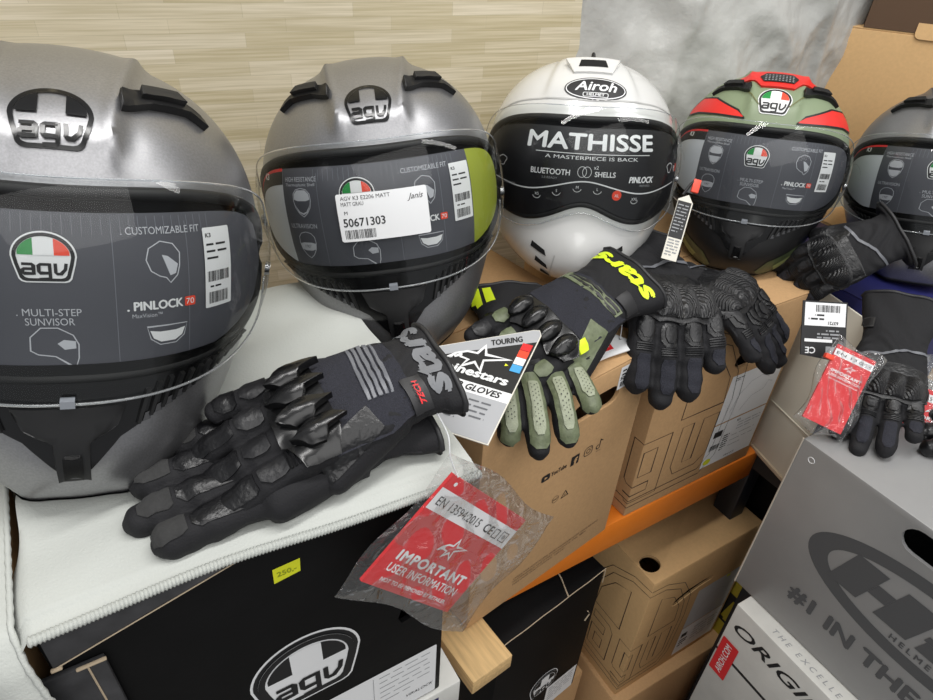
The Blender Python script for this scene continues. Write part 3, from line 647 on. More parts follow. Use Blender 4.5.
def port(az, kind, up):
    """upper/lower edge (deg) of the eye port at azimuth az (deg)"""
    a = min(1.0, abs(az) / 84.0); q = math.sqrt(max(0, 1 - a ** 3.2)); mid = -2
    if kind == 'modular':
        hi = 27; lo = -23 + 7 * math.exp(-(az / 16) ** 2) - 2.0 * math.exp(-((abs(az) - 36) / 16) ** 2)
    else: hi = 24; lo = -23
    return mid + (hi - mid) * q if up else mid + (lo - mid) * q
def frame_fn(az0, el0, kind, root_off=0.0, rot=0.0):
    """flat art laid onto the shell around a direction, projected through the helmet centre"""
    a, e = R(az0), R(el0); C0 = Vector((0, 0, ZC)); P0 = h_pt(a, e, 0, kind) - C0
    n = P0.normalized(); ex = Vector((cos(a), sin(a), 0)); ex = (ex - n * ex.dot(n)).normalized(); ey = n.cross(ex)
    if rot: ex, ey = ex * cos(rot) + ey * sin(rot), ey * cos(rot) - ex * sin(rot)
    def f(x, y, off):
        d = (P0 + ex * x + ey * y).normalized(); return h_pt(math.atan2(d.x, -d.y), math.asin(max(-1, min(1, d.z))), off, kind)
    return f
def angle_fn(kind, shell=True): return lambda x, y, off: h_pt(R(x), R(y), off, kind, shell)

class Helmet:
    def __init__(s, name, label, pos, rot, scale, paint, kind='sport', chin=None):
        M = Matrix.Translation(pos) @ Euler([R(a) for a in rot], 'XYZ').to_matrix().to_4x4() @ Matrix.Scale(scale, 4) @ Matrix.Translation((0, 0, -ZC))
        s.t = thing(name, label, 'helmet', M=M, group='helmets on the cartons'); s.kind = kind
        N = 160; azs = [-pi + 2 * pi * i / N for i in range(N)]
        # neck rim elevation
        es = np.radians(np.linspace(-85, -20, 200)); rim = []
        for a in azs:
            z = h_shell(np.full(200, a), es, kind) * np.sin(es); zr = -(0.127 + 0.026 * cos(a))
            rim.append(float(np.interp(zr, z, es)))
        s.azs, s.rim = azs, rim
        up = [R(port(math.degrees(a), kind, True)) for a in azs]; lo = [R(port(math.degrees(a), kind, False)) for a in azs]
        bm = bmesh.new()
        nv = 44
        rows = [[bm.verts.new(h_pt(azs[i], up[i] + (R(88.5) - up[i]) * k / nv, 0, kind)) for i in range(N)] for k in range(nv + 1)]
        top = bm.verts.new(h_pt(0, R(89.99), 0, kind))
        for k in range(nv):
            for i in range(N): bm.faces.new((rows[k][i], rows[k][(i + 1) % N], rows[k + 1][(i + 1) % N], rows[k + 1][i]))
        for i in range(N): bm.faces.new((rows[nv][i], rows[nv][(i + 1) % N], top))
        if chin is None: chin = paint
        nl = 26
        r2 = [[bm.verts.new(h_pt(azs[i], rim[i] + (lo[i] - rim[i]) * k / nl, 0, kind)) for i in range(N)] for k in range(nl + 1)]
        for k in range(nl):
            for i in range(N):
                f = bm.faces.new((r2[k][i], r2[k][(i + 1) % N], r2[k + 1][(i + 1) % N], r2[k + 1][i]))
                if chin is not paint and abs(math.degrees(azs[i])) < 110: f.material_index = 1
        bmesh.ops.remove_doubles(bm, verts=bm.verts, dist=2e-5)
        s.shell = link('shell', bm, [paint, chin], s.t, 50)
        # liner, gasket, neck rim
        bm = bmesh.new(); es2 = [R(-70 + 160 * k / 24) for k in range(25)]
        def inner(u, v):
            p = h_pt(u, v, -0.016, kind, False); C0 = Vector((0, 0, ZC)); d = p - C0
            if p.z < 0.020: d *= (ZC - 0.020) / (ZC - p.z)
            if d.y < 0: d.y *= 0.90
            return C0 + d
        grid(bm, inner, azs[::4], es2, closed_u=True)
        link('liner', bm, LINER, s.t, 60)
        bm = bmesh.new()
        I = [i for i in range(N) if abs(math.degrees(azs[i])) < 84]
        loop = [h_pt(azs[i], up[i], -0.001, kind) for i in I] + [h_pt(azs[i], lo[i], -0.001, kind) for i in reversed(I)]
        tube(bm, loop, 0.0042, 8, closed=True); link('eyeport_gasket', bm, RUB, s.t, 60)
        bm = bmesh.new()
        grid(bm, lambda i, k: h_pt(azs[i], rim[i] + R(0.6) - R(3.0) * k, 0.0015 - 0.004 * k * k, kind), range(N), [0, .4, .8, 1.2, 1.8, 2.6], closed_u=True); link('neck_trim', bm, RUB, s.t, 60)
    def visor(s, m, name='visor', hi=2.5, lo=-3.6, azm=88, off=0.0065, lip=True):
        k = s.kind; bm = bmesh.new(); azs = [R(-azm + 2 * azm * i / 96) for i in range(97)]
        def e(a, t):
            d = math.degrees(a); q = min(1, abs(d) / azm); sq = math.sqrt(max(0, 1 - q ** 6)) * 0.86 + 0.14
            u = port(d * 82 / azm, k, True) * 1.0 + hi; l = port(d * 82 / azm, k, False) + lo
            mid = -2; u = max(u, mid + 9 * sq); l = min(l, mid - 9 * sq)
            return R(l + (u - l) * t)
        s.ve = e
        grid(bm, lambda a, t: h_pt(a, e(a, t), off + 0.003 * sin(pi * t), k, False), azs, [i / 22 for i in range(23)])
        v = link(name, bm, m, s.t, 80)
        if lip:
            bm = bmesh.new(); tube(bm, [h_pt(a, e(a, 0), off, k, False) for a in azs], 0.0009, 6); tube(bm, [h_pt(a, e(a, 1), off, k, False) for a in azs], 0.0007, 6)
            link('visor_edge', bm, clear('visor_rim', (0.75, 0.78, 0.8), 0.4, 0.1, haze=0.16), v, 60)
            sh = Sheet(); sh.rect(-1.6, -26.6, 1.6, -25.2, mat('clear_tab', rgb(120, 124, 130), 0.15), 0)
            if k == 'sport': sh.emit('visor_tab', lambda x, y, o: h_pt(R(x), R(y), off + 0.003 + o, k, False), v, step=1.5, thick=0.004)
        for sg in (-1, 1):
            bm = bmesh.new(); p = h_pt(R(sg * 80), R(-6), off + 0.001, k, False); n = (p - Vector((0, 0, ZC))).normalized()
            bmesh.ops.create_cone(bm, segments=20, radius1=0.006, radius2=0.005, depth=0.004, cap_ends=True)
            bmesh.ops.transform(bm, matrix=Matrix.Translation(p) @ n.to_track_quat('Z', 'Y').to_matrix().to_4x4(), verts=bm.verts); link('pivot_screw', bm, METAL, v, 40)
        return v
    def patch(s, name, pts, m, off=0.001, thick=0.0, step=2.0, bev=0.0, parent=None, mirror=False, label=None, shell=True):
        for sg in ((1, -1) if mirror else (1,)):
            sh = Sheet(); P = [(x * sg, y) for x, y in pts]
            sh.poly(P, m, 0); o = sh.emit(name, angle_fn(s.kind, shell), parent or s.t, step=step, off=off, thick=thick, bev=bev, label=label)
        return o
def helmet_icon(sh, cx, cy, s, kind, ink, fill):
    if kind == 'front':
        sh.line([(cx + s * x, cy + s * y) for x, y in ((-.42, .1), (-.40, .35), (-.25, .52), (0, .58), (.25, .52), (.40, .35), (.42, .1), (.36, -.2), (.2, -.45), (0, -.6), (-.2, -.45), (-.36, -.2))], 0.0007, ink, 1, True)
        sh.poly([(cx + s * x, cy + s * y) for x, y in ((-.38, .12), (-.36, .34), (-.2, .5), (.2, .5), (.36, .34), (.38, .12), (.2, .06), (-.2, .06))], fill, 1)
        sh.poly([(cx + s * x, cy + s * y) for x, y in ((-.36, -.1), (-.2, -.42), (0, -.52), (.2, -.42), (.36, -.1), (.16, -.38), (0, -.44), (-.16, -.38))], fill, 1)
    elif kind == 'ultra':
        sh.line([(cx + s * x, cy + s * y) for x, y in ((-.42, .1), (-.40, .35), (-.25, .52), (0, .58), (.25, .52), (.40, .35), (.42, .1), (.36, -.2), (.2, -.45), (0, -.6), (-.2, -.45), (-.36, -.2))], 0.0007, ink, 1, True)
        sh.poly([(cx + s * x, cy + s * y) for x, y in ((-.42, .05), (-.2, .1), (.2, .1), (.42, .05), (.36, -.2), (.15, -.26), (-.15, -.26), (-.36, -.2))], fill, 1); sh.text('190°', cx, cy - s * 0.13, s * 0.14, CARD, 2)
    elif kind == 'side':
        sh.line([(cx + s * x, cy + s * y) for x, y in ((-.35, -.2), (-.45, .1), (-.38, .4), (-.1, .58), (.2, .5), (.36, .25), (.34, -.1), (.28, -.35), (.1, -.55), (0, -.4), (-.15, -.35))], 0.0007, ink, 1, True)
        sh.poly([(cx + s * x, cy + s * y) for x, y in ((-.08, .22), (.06, .18), (.30, -.05), (.24, -.3), (.1, -.35), (.02, -.1))], fill, 1)
    elif kind == 'sun':
        sh.line([(cx + s * x, cy + s * y) for x, y in ((-.5, -.1), (-.48, .25), (-.25, .5), (.1, .5), (.4, .3), (.5, .05), (.48, -.3), (.4, -.55), (.0, -.25), (-.35, -.2))], 0.0007, ink, 1, True)
        sh.poly([(cx + s * x, cy + s * y) for x, y in ((.06, .08), (.2, .18), (.44, .14), (.44, -.05), (.2, -.08))], fill, 1)
    elif kind == 'pin':
        sh.line([(cx + s * x, cy + s * y) for x, y in ((-.5, .25), (.5, .25), (.42, -.1), (.2, -.28), (-.2, -.28), (-.42, -.1))], 0.0006, ink, 1, True)
        sh.poly([(cx + s * x, cy + s * y) for x, y in ((-.44, .14), (-.2, .09), (.2, .09), (.44, .14), (.36, -.08), (.18, -.2), (-.18, -.2), (-.36, -.08))], WHT, 2)
def card(hm, shift=0.0, sticker=True, olive=False, label_rows=True, big=None):
    """printed slate card behind the clear visor; x, y in metres along the surface"""
    RR = 0.140; top = 0.058; bot = -0.052; hw = 0.168; k = hm.kind
    fn = lambda x, y, off: h_pt(x / RR, (y * 0.91 - 0.0093) / RR + 0.02, 0.0015 + off, k, False)
    sh = Sheet(); n = 14
    def edge(x):
        q = min(1, abs(x) / hw); r = math.sqrt(max(0, 1 - q ** 2.6)); return (0.005 + (top - 0.005) * (1 - q ** 7) ** .5, 0.005 + (bot - 0.005) * r)
    def slab(x0, x1, m, lay, t=1.0):
        xs = [x0 + (x1 - x0) * i / 24 for i in range(25)]
        sh.band([(x, edge(x)[1]) for x in xs], [(x, edge(x)[0] * t) for x in xs], m, lay, closed=False)
    xw = -0.088 + shift
    if olive: slab(0.102 + shift * .3, hw * 0.999, OLIVE, 0); slab(-hw * 0.999, 0.102 + shift * .3, CARD, 0)
    else: slab(-hw * 0.999, hw * 0.999, CARD, 0)
    slab(-hw * 0.995, xw, CARDW, 1)
    xs = [-hw * 0.99 + (xw + hw * 0.99) * i / 12 for i in range(13)]
    sh.band([(x, edge(x)[0] - 0.016) for x in xs], [(x, edge(x)[0] + 0.0005) for x in xs], BLK, 2, closed=False)
    sh.band([(x, edge(x)[0] - 0.0025) for x in xs], [(x, edge(x)[0] + 0.0006) for x in xs], RED, 3, closed=False)
    sh.text('K3', xw - 0.032, edge(xw)[0] - 0.012, 0.0065, WHT, 3, bold=0.03)
    sh.line([(xw - 0.055 + 0.024 * cos(a), -0.004 + 0.026 * sin(a)) for a in [R(20 + i * 12) for i in range(25)]], 0.0005, GRY, 2)
    X = lambda x: x + shift
    for x in (-0.045, 0.030, 0.075): sh.line([(X(x), -0.045), (X(x), top - 0.006)], 0.0004, CARDD, 1)
    for i in range(28): sh.line([(X(-0.048 + i * 0.0052), top - 0.014), (X(-0.048 + i * 0.0052), top - 0.002)], 0.0003, CARDD, 1)
    T = lambda s, x, y, h, **kw: sh.text(s, X(x), y, h, CARDL, 3, **kw)
    T('HIGH RESISTANCE', -0.083, 0.044, 0.0048, align='L', w=0.038); T('Thermoplastic Shell', -0.083, 0.0395, 0.0030, align='L', w=0.036)
    helmet_icon(sh, X(-0.064), 0.023, 0.025, 'front', CARDL, CARDL); T('ULTRAVISION', -0.083, -0.004, 0.0048, align='L', w=0.032); helmet_icon(sh, X(-0.066), -0.022, 0.024, 'ultra', CARDL, CARDL)
    badge(sh, X(-0.006), 0.027, 0.034, GRN, WHT, ORG, BLK, WHT, rim=WHT, lay=3)
    T('. MULTI-STEP', -0.006, -0.0105, 0.0050, w=0.034); T('SUNVISOR', -0.006, -0.0170, 0.0050, w=0.026); helmet_icon(sh, X(-0.005), -0.032, 0.026, 'sun', CARDL, CARDL)
    T('. CUSTOMIZABLE FIT', 0.035, 0.044, 0.0050, align='L', w=0.050); helmet_icon(sh, X(0.060), 0.024, 0.026, 'side', CARDL, CARDL)
    sh.text('. PINLOCK', X(0.036), -0.0085, 0.0062, WHT, 3, bold=0.035, align='L', w=0.034); sh.rect(X(0.0715), -0.009, X(0.079), -0.002, ORG, 3, 0.001); sh.text('70', X(0.0752), -0.0075, 0.0042, WHT, 4)
    sh.text('MaxVision™', X(0.0385), -0.014, 0.0030, CARDL, 3, align='L', w=0.018); helmet_icon(sh, X(0.060), -0.028, 0.026, 'pin', CARDL, WHT)
    obj = sh.emit('visor_card', fn, hm.t, step=0.012, off=0.0003, gap=0.00016)
    if sticker:
        sh = Sheet(); x0 = X(0.087)
        sh.rect(x0, -0.014, x0 + 0.024, 0.046, WHT, 0, 0.001); sh.text('K3', x0 + 0.002, 0.039, 0.003, BLK, 1, align='L', bold=0.02); sh.greek(x0 + 0.002, 0.033, x0 + 0.02, 3, 0.005, BLK, 1, 3, 0.3); sh.bars(x0 + 0.002, 0.006, x0 + 0.022, 0.014, BLK, 1, 3); sh.greek(x0 + 0.004, 0.0015, x0 + 0.02, 1, 0.003, BLK, 1, 1); sh.bars(x0 + 0.003, -0.011, x0 + 0.021, -0.002, BLK, 1, 8)
        sh.emit('barcode_sticker', fn, obj, step=0.008, off=0.0012, gap=0.00016)
    return obj, fn
def sport_trim(hm, logo='bare'):
    # chin mouthpiece with grilles
    up = lambda a: port(a, 'sport', False) - 0.4
    A = [a for a in range(-62, 63, 4)]
    low = lambda a: (-44 + 9.5 * sstep(2.0, 9.0, abs(a)) + 14 * sstep(8, 62, abs(a))) if abs(a) > 2 else -44
    low = lambda a: float(np.interp(abs(a), [0, 3, 5, 11, 20, 40, 62], [-40.5, -40.5, -39, -34.5, -31.5, -26.5, -19]))
    A = sorted(set(A + [-5.5, 5.5, -11, 11, -4, 4, 0]))
    hm.patch('chin_recess', [(a, low(a)) for a in A] + [(a, up(a)) for a in reversed(A)], GBLK, off=0.0025, thick=0.006, step=3, bev=0.0)
    # central bridge
    P = [(-13, -27.5), (13, -27.5), (10.5, -31.5), (4.2, -34), (3.4, -41), (-3.4, -41), (-4.2, -34), (-10.5, -31.5)]
    hm.patch('chin_bridge', P, MBLK, off=0.0060, thick=0.007, step=2.5, bev=0.0015)
    hm.patch('vent_button', [(-1.7, -39.6), (1.7, -39.6), (1.7, -36), (-1.7, -36)], GBLK, off=0.009, thick=0.005, step=2, bev=0.001)
    for sg in (-1, 1):
        sh = Sheet()
        for i in range(13):
            a = 15 + i * 3.2; l = low(a) + 0.8; u = min(up(a + 4) - 1.0, l + 6.5)
            q = [(sg * a, l), (sg * (a + 0.9), l), (sg * (a + 4.2), u), (sg * (a + 3.0), u)]
            sh.poly(q if sg > 0 else q[::-1], MBLK, 0)
        sh.emit('vent_grille', angle_fn('sport'), hm.t, step=2.5, off=0.0052, thick=0.003)
        sh = Sheet()
        for i in range(12):
            a = 16.5 + i * 3.2; l = low(a) + 0.2; q = [(sg * a, l), (sg * (a + 2.0), l + 0.15), (sg * (a + 2.6), l + 1.8), (sg * (a + 0.8), l + 1.6)]
            sh.poly(q if sg > 0 else q[::-1], SLAT, 0)
        sh.emit('grille_insert', angle_fn('sport'), hm.t, step=2.5, off=0.0034)
    # lower visor seal line
    # top scoops
    for sg in (-1, 1):
        f = frame_fn(sg * 37, 49, 'sport', rot=-sg * R(4))
        sh = Sheet(); P = [(-0.028, -0.008), (-0.025, 0.003), (-0.010, 0.008), (0.014, 0.007), (0.032, -0.004), (0.035, -0.011), (0.021, -0.004), (-0.007, -0.003)]
        P = [(sg * x, y) for x, y in P]; sh.poly(P, MBLK, 0); v = sh.emit('top_vent', f, hm.t, step=0.006, off=lambda x, y: 0.0065 - 0.07 * max(0, abs(x) - 0.020), thick=0.0095, bev=0.001)
        sh = Sheet(); sh.poly([(sg * x, y) for x, y in ((-0.012, 0.001), (-0.009, 0.009), (0.015, 0.008), (0.018, 0.0))], RUB, 0); sh.emit('vent_slider', f, v, step=0.005, off=0.0105, thick=0.006, bev=0.0012)
    f = frame_fn(0, 40, 'sport')
    sh = Sheet()
    if logo == 'bare': badge(sh, 0, 0.002, 0.047, GBLK, None, GBLK, GBLK, None, lay=0)
    else: badge(sh, 0, 0, 0.046, GRN, WHT, ORG, BLK, WHT, rim=WHT, lay=0)
    sh.emit('logo', f, hm.t, step=0.008, off=0.0009, gap=0.00012)

# position, tilt and size of each helmet
P1 = (-0.0104, 0.5714, -0.2540), (-12.78, 9.45, -10.51), 1.05
P2 = (0.3134, 0.7007, -0.3116), (-13.09, -6.60, -22.63), 1.07
P3 = (0.6290, 0.7099, -0.3234), (-12.96, -1.61, -36.20), 1.0
P4 = (0.9470, 0.6425, -0.3492), (-12.91, -2.25, -52.78), 1.0
P5 = (1.2058, 0.4876, -0.3571), (-13.00, -7.21, -61.59), 1.0

h1 = Helmet('helmet', 'matt silver full-face helmet largest in the left foreground, glossy slate card behind its visor', *P1, GUN)
h1.visor(VISOR); card(h1, 0.0); sport_trim(h1)
h2 = Helmet('helmet', 'matt silver full-face helmet with white numbered price label over its visor card', *P2, GUN)
vis = h2.visor(VISOR); o, fn = card(h2, -0.016, olive=True); sport_trim(h2)
sh = Sheet(); sh.rect(-0.037, -0.022, 0.044, 0.020, WHT, 0, 0.002)
sh.text('AGV K3 E2206 MATT', -0.033, 0.0145, 0.0034, BLK, 1, align='L', w=0.044); sh.text('MATT GRAU', -0.033, 0.0095, 0.0034, BLK, 1, align='L', w=0.020); sh.text('M', -0.031, 0.002, 0.0032, BLK, 1, align='L'); sh.text('50671303', -0.033, -0.0085, 0.0072, BLK, 1, align='L', w=0.037, bold=0.015); sh.bars(-0.033, -0.0195, -0.005, -0.0115, BLK, 1, 9); sh.text('Janis', 0.033, 0.010, 0.005, BLK, 1, shear=0.4)
sh.emit('price_label', lambda x, y, off: h_pt(x / 0.14 - 0.02, y / 0.14 + 0.005, 0.0102 + off, 'sport', False), h2.t, step=0.008, gap=0.00016)

h4 = Helmet('helmet', 'sage green full-face helmet with red accents and a black mesh top vent', *P4, SAGE, chin=MBLK)
h4.visor(VISOR); card(h4, 0.0); sport_trim(h4, 'colour')
for sg in (-1, 1):
    P = [(sg * x, y) for x, y in ((16, 28.5), (22, 33), (46, 40), (66, 40), (78, 30), (72, 27), (56, 29), (36, 29))]
    h4.patch('red_flash', P, HRED, off=0.0012, step=3); L = P + [P[0]]
    sh = Sheet(); sh.line(P, 1.1, MBLK, 0, True); sh.emit('flash_outline', angle_fn('sport'), h4.t, step=3, off=0.0014)
    P = [(sg * x, y) for x, y in ((14, -47), (20, -43), (36, -40), (58, -36), (78, -24), (84, -40), (60, -56), (30, -58))]
    h4.patch('camo_panel', P, CAMO, off=0.001, step=3)
    P = [(sg * x, y) for x, y in ((26, -46), (40, -43), (50, -44), (46, -50), (32, -52))]
    h4.patch('camo_panel', P, mat('pale_olive_paint', rgb(122, 134, 88), 0.45), off=0.0014, step=3)
    sh = Sheet(); sh.line([(sg * x, y) for x, y in ((8, 36), (22, 46), (45, 52), (70, 50))], 0.7, mat('olive_line', rgb(110, 112, 70), 0.5), 0); sh.line([(sg * x, y) for x, y in ((14, 62), (30, 54), (52, 58))], 0.7, MATS['olive_line'], 0); sh.emit('pinstripe', angle_fn('sport'), h4.t, step=3, off=0.0010)
f = frame_fn(0, 58, 'sport')
sh = Sheet(); sh.poly([(-0.060, 0.020), (-0.050, 0.006), (-0.030, -0.006), (-0.022, -0.018), (0.022, -0.018), (0.030, -0.006), (0.050, 0.006), (0.060, 0.020), (0.03, 0.03), (-0.03, 0.03)], HRED, 0); v = sh.emit('crown_vent', f, h4.t, step=0.008, off=0.0035, thick=0.007, bev=0.001)
sh = Sheet(); sh.poly([(-0.026, 0.006), (-0.020, -0.008), (0.020, -0.008), (0.026, 0.006), (0.018, 0.018), (-0.018, 0.018)], MBLK, 0)
for i in range(9):
    for j in range(4): sh.ell(-0.018 + i * 0.0045, -0.004 + j * 0.005, 0.0014, 0.0014, GRY, 1, 6)
sh.emit('vent_mesh', f, v, step=0.008, off=0.0046)

h5 = Helmet('helmet', 'matt silver full-face helmet at the right edge, partly out of frame', *P5, GUN)
h5.visor(VISOR); card(h5, 0.0, sticker=False); sport_trim(h5)

# white modular helmet
h3 = Helmet('helmet', 'glossy white modular helmet with black lettered sticker across its visor', *P3, GWHT, kind='modular')
BCARD = mat('black_film', rgb(18, 18, 22), 0.45)
vis = h3.visor(VISOR, lo=-3.0, hi=5.0); RR = 0.14
fn = lambda x, y, off: h_pt(x / RR, y / RR + 0.02, 0.0030 + off, 'modular', False)
sh = Sheet(); xs = [-0.165 + 0.33 * i / 48 for i in range(49)]
topy = lambda x: 0.005 + 0.046 * math.sqrt(max(0, 1 - (abs(x) / 0.168) ** 5)); boty = lambda x: 0.14 * R(port(math.degrees(x / RR), 'modular', False) + 2.0) - 0.003
sh.band([(x, min(boty(x), 0.0)) for x in xs], [(x, topy(x)) for x in xs], BCARD, 0, closed=False)
sh.text('MATHISSE', 0.004, 0.0255, 0.0185, WHT, 2, w=0.164, bold=0.035); sh.line([(-0.066, 0.0205), (0.082, 0.0205)], 0.0008, WHT, 2); sh.text('A MASTERPIECE IS BACK', 0.006, 0.0135, 0.0042, WHT, 2, w=0.118)
sh.text('BLUETOOTH', -0.045, -0.006, 0.0068, WHT, 2, w=0.050, bold=0.02); sh.text('2.0 READY', -0.045, -0.0115, 0.0026, GRY, 2, w=0.02)
for dx in (-0.009, -0.003): sh.line([(dx + 0.004 + 0.0055 * cos(a), -0.001 + 0.0065 * sin(a)) for a in [2 * pi * i / 18 for i in range(18)]], 0.0006, WHT, 2, True)
sh.text('x2', 0.012, 0.003, 0.0042, WHT, 2); sh.text('SHELLS', 0.024, -0.006, 0.0062, WHT, 2, w=0.026, bold=0.02)
sh.text('PINLOCK', 0.074, -0.012, 0.0072, WHT, 2, w=0.036, bold=0.04, shear=0.15); sh.text('PREPARED', 0.080, -0.017, 0.0025, GRY, 2)
for q in (-0.118, 0.128): sh.line([(q + 0.007 * cos(a) * (1 + .3 * sin(3 * a)), 0.004 + 0.006 * sin(a)) for a in [2 * pi * i / 20 for i in range(20)]], 0.0009, WHT, 2, True)
sh.text('PJ', 0.145, 0.0, 0.006, WHT, 2, bold=0.03); sh.rect(0.150, -0.002, 0.158, 0.008, ORG, 2)
wav = lambda x: -0.0215 + 0.009 * math.exp(-(x / 0.035) ** 2) - 0.004 * math.exp(-((abs(x) - 0.075) / 0.03) ** 2) + 0.006 * sstep(0.09, 0.16, abs(x))
sh.line([(x, wav(x)) for x in [-0.150 + 0.30 * i / 50 for i in range(51)]], 0.0016, WHT, 2)
for i, s_ in enumerate(('XS', 'S', 'M', 'L', 'XL', 'XXL')):
    x = -0.060 + 0.0255 * i; y = wav(x) - 0.0085
    if i == 4: sh.ell(x, y + 0.0015, 0.0062, 0.0062, ORG, 3); sh.text(s_, x, y - 0.0005, 0.0035, WHT, 4)
    else: sh.text(s_, x, y, 0.0034, WHT, 3); sh.line([(x + 0.0055 * cos(a), y + 0.0015 + 0.0055 * sin(a)) for a in [R(200 + i_ * 14) for i_ in range(11)]], 0.0006, WHT, 3)
sh.text('RIPS.AIROH.COM', -0.108, -0.024, 0.003, GRY, 2, w=0.03); sh.emit('visor_sticker', fn, vis, step=0.010, off=0.0003, gap=0.00016)
f = frame_fn(2, 43, 'modular', rot=R(-2))
sh = Sheet(); sh.ell(0, 0, 0.040, 0.017, BLK, 0, 48)
sh.line([(0.0375 * cos(a), 0.0148 * sin(a)) for a in [2 * pi * i / 48 for i in range(48)]], 0.0012, WHT, 1, True)
sh.text('Airoh', 0, -0.0035, 0.0135, WHT, 1, w=0.052, bold=0.025, shear=0.25); sh.rect(-0.016, -0.0125, 0.016, -0.0065, WHT, 2, 0.002); sh.rect(-0.0152, -0.0118, 0.0152, -0.0072, BLK, 3, 0.0015); sh.text('HELMET', 0, -0.0112, 0.0034, WHT, 4, w=0.022, bold=0.02)
sh.emit('logo', f, h3.t, step=0.008, off=0.0008, gap=0.00012)
f = frame_fn(0, 58, 'modular'); sh = Sheet(); sh.poly([(-0.024, -0.012), (0.024, -0.012), (0.034, 0.014), (-0.034, 0.014)], GWHT, 0); v = sh.emit('top_vent', f, h3.t, step=0.006, off=lambda x, y: 0.003 + 0.2 * max(0, y + 0.012), thick=0.012, bev=0.001)
sh = Sheet(); sh.poly([(-0.018, -0.004), (0.018, -0.004), (0.015, 0.008), (-0.015, 0.008)], DARK, 0); sh.emit('vent_mouth', f, v, step=0.006, off=lambda x, y: 0.0036 + 0.2 * max(0, y + 0.012))
bm = bmesh.new(); tube(bm, [f(0, 0.016, 0.007), f(0, 0.019, 0.010), f(0, 0.026, 0.007)], [0.003, 0.0025, 0.002], 8); link('vent_lever', bm, MBLK, v)
for sg in (-1, 1):
    for (a, e, ww) in ((17, -39, 10), (16, -45, 8.5), (15, -51, 7)):
        h3.patch('chin_slot', [(sg * a, e), (sg * (a + ww), e + 2.6), (sg * (a + ww - 1), e + 5.0), (sg * (a + 1), e + 2.4)], DARK, off=0.0012, step=2)
    sh = Sheet(); sh.line([(sg * x, y) for x, y in ((12, -38), (16, -50), (18, -60))], 0.7, mat('white_seam', rgb(180, 180, 178), 0.4), 0); sh.emit('chin_seam', angle_fn('modular'), h3.t, step=2, off=0.0006)
sh = Sheet(); sh.line([(x, port(x, 'modular', True) + 9.5) for x in range(-80, 81, 4)], 0.8, mat('white_seam', rgb(180, 180, 178), 0.4), 0); sh.emit('brow_seam', angle_fn('modular'), h3.t, step=3, off=0.0008)
# ------------------------------------------------------------------ cloth over the black carton
CLOTH = mat('grey_white_cloth', rgb(186, 189, 184), 0.85, bump=0.25, bscale=500, var=0.03, vscale=14)
t = thing('dust_cloth', 'pale grey soft cloth spread over the black carton under the gloves', 'cloth', (0.0, 0.5, -0.398))
def cl(u, v):
    # u along the shelf, v from the hem (front) to the back
    x = -0.165 + 0.385 * u; y = -0.188 + 0.36 * v
    z = 0.0025 + 0.0032 * (1 + sin(17 * u + 6 * v)) * (0.5 + v) * 0.5 + 0.0012 * (1 + sin(31 * v - 9 * u)) + 0.006 * math.exp(-((v - 0.30 - 0.25 * u) / 0.05) ** 2) * sstep(0.35, 0.15, u)
    if v < 0.045: z -= 0.0035 * (0.045 - v) / 0.045 + 0.0; y += 0.004
    if x < -0.107:                                        # hangs over the carton's left edge
        d = -0.107 - x; x = -0.110 - 0.016 * sin(min(1.6, d * 40)) - 0.006 * sin(14 * v); z = 0.003 - d * 5.2 * 1.0
    if v > 0.985: z -= 0.002
    return Vector((x, y + 0.006 * sin(5 * u), z))
bm = bmesh.new(); grid(bm, cl, [i / 90 for i in range(91)], [i / 80 for i in range(81)]); link('cloth_sheet', bm, CLOTH, t, 80)
bm = bmesh.new(); P = [cl(u, 0.0) + Vector((0, -0.001, 0.0)) for u in [0.155 + 0.845 * i / 260 for i in range(261)]]
tube(bm, P, [0.0030 + 0.0010 * (i % 2) for i in range(261)], 7); link('overlocked_hem', bm, CLOTH, t, 70)

c = Carton('carton', 'brown carton at the far left under the hanging white cloth', 'box', (-0.275, 0.50, ZS), (0.31, 0.30, 0.425), 0, KRAFT)
t = thing('hanging_cloth', 'white cloth hanging down over the carton at the bottom left corner', 'cloth', (-0.28, 0.40, -0.40))
def cl2(u, v):
    L = 0.24; s_ = v * 0.62; x = -0.17 + 0.337 * u
    fx = 0.008 * sin(16 * u + 4 * v) + 0.004 * sin(37 * u)
    if s_ < L: y = 0.170 - s_; z = 0.0035 + 0.0015 * sin(20 * u)
    else:
        d = s_ - L; y = -0.070 - 0.010 * min(1, d / 0.02) + fx * min(1, d / 0.05) - 0.03 * d; z = 0.004 - d; x += 0.10 * d * u
    return Vector((x, y, z))
bm = bmesh.new(); grid(bm, cl2, [i / 60 for i in range(61)], [i / 90 for i in range(91)]); link('cloth_sheet', bm, CLOTH, t, 80)
bm = bmesh.new(); tube(bm, [cl2(1, i / 120) for i in range(121)], [0.0018 + 0.0005 * (i % 2) for i in range(121)], 6); link('overlocked_hem', bm, CLOTH, t, 70)

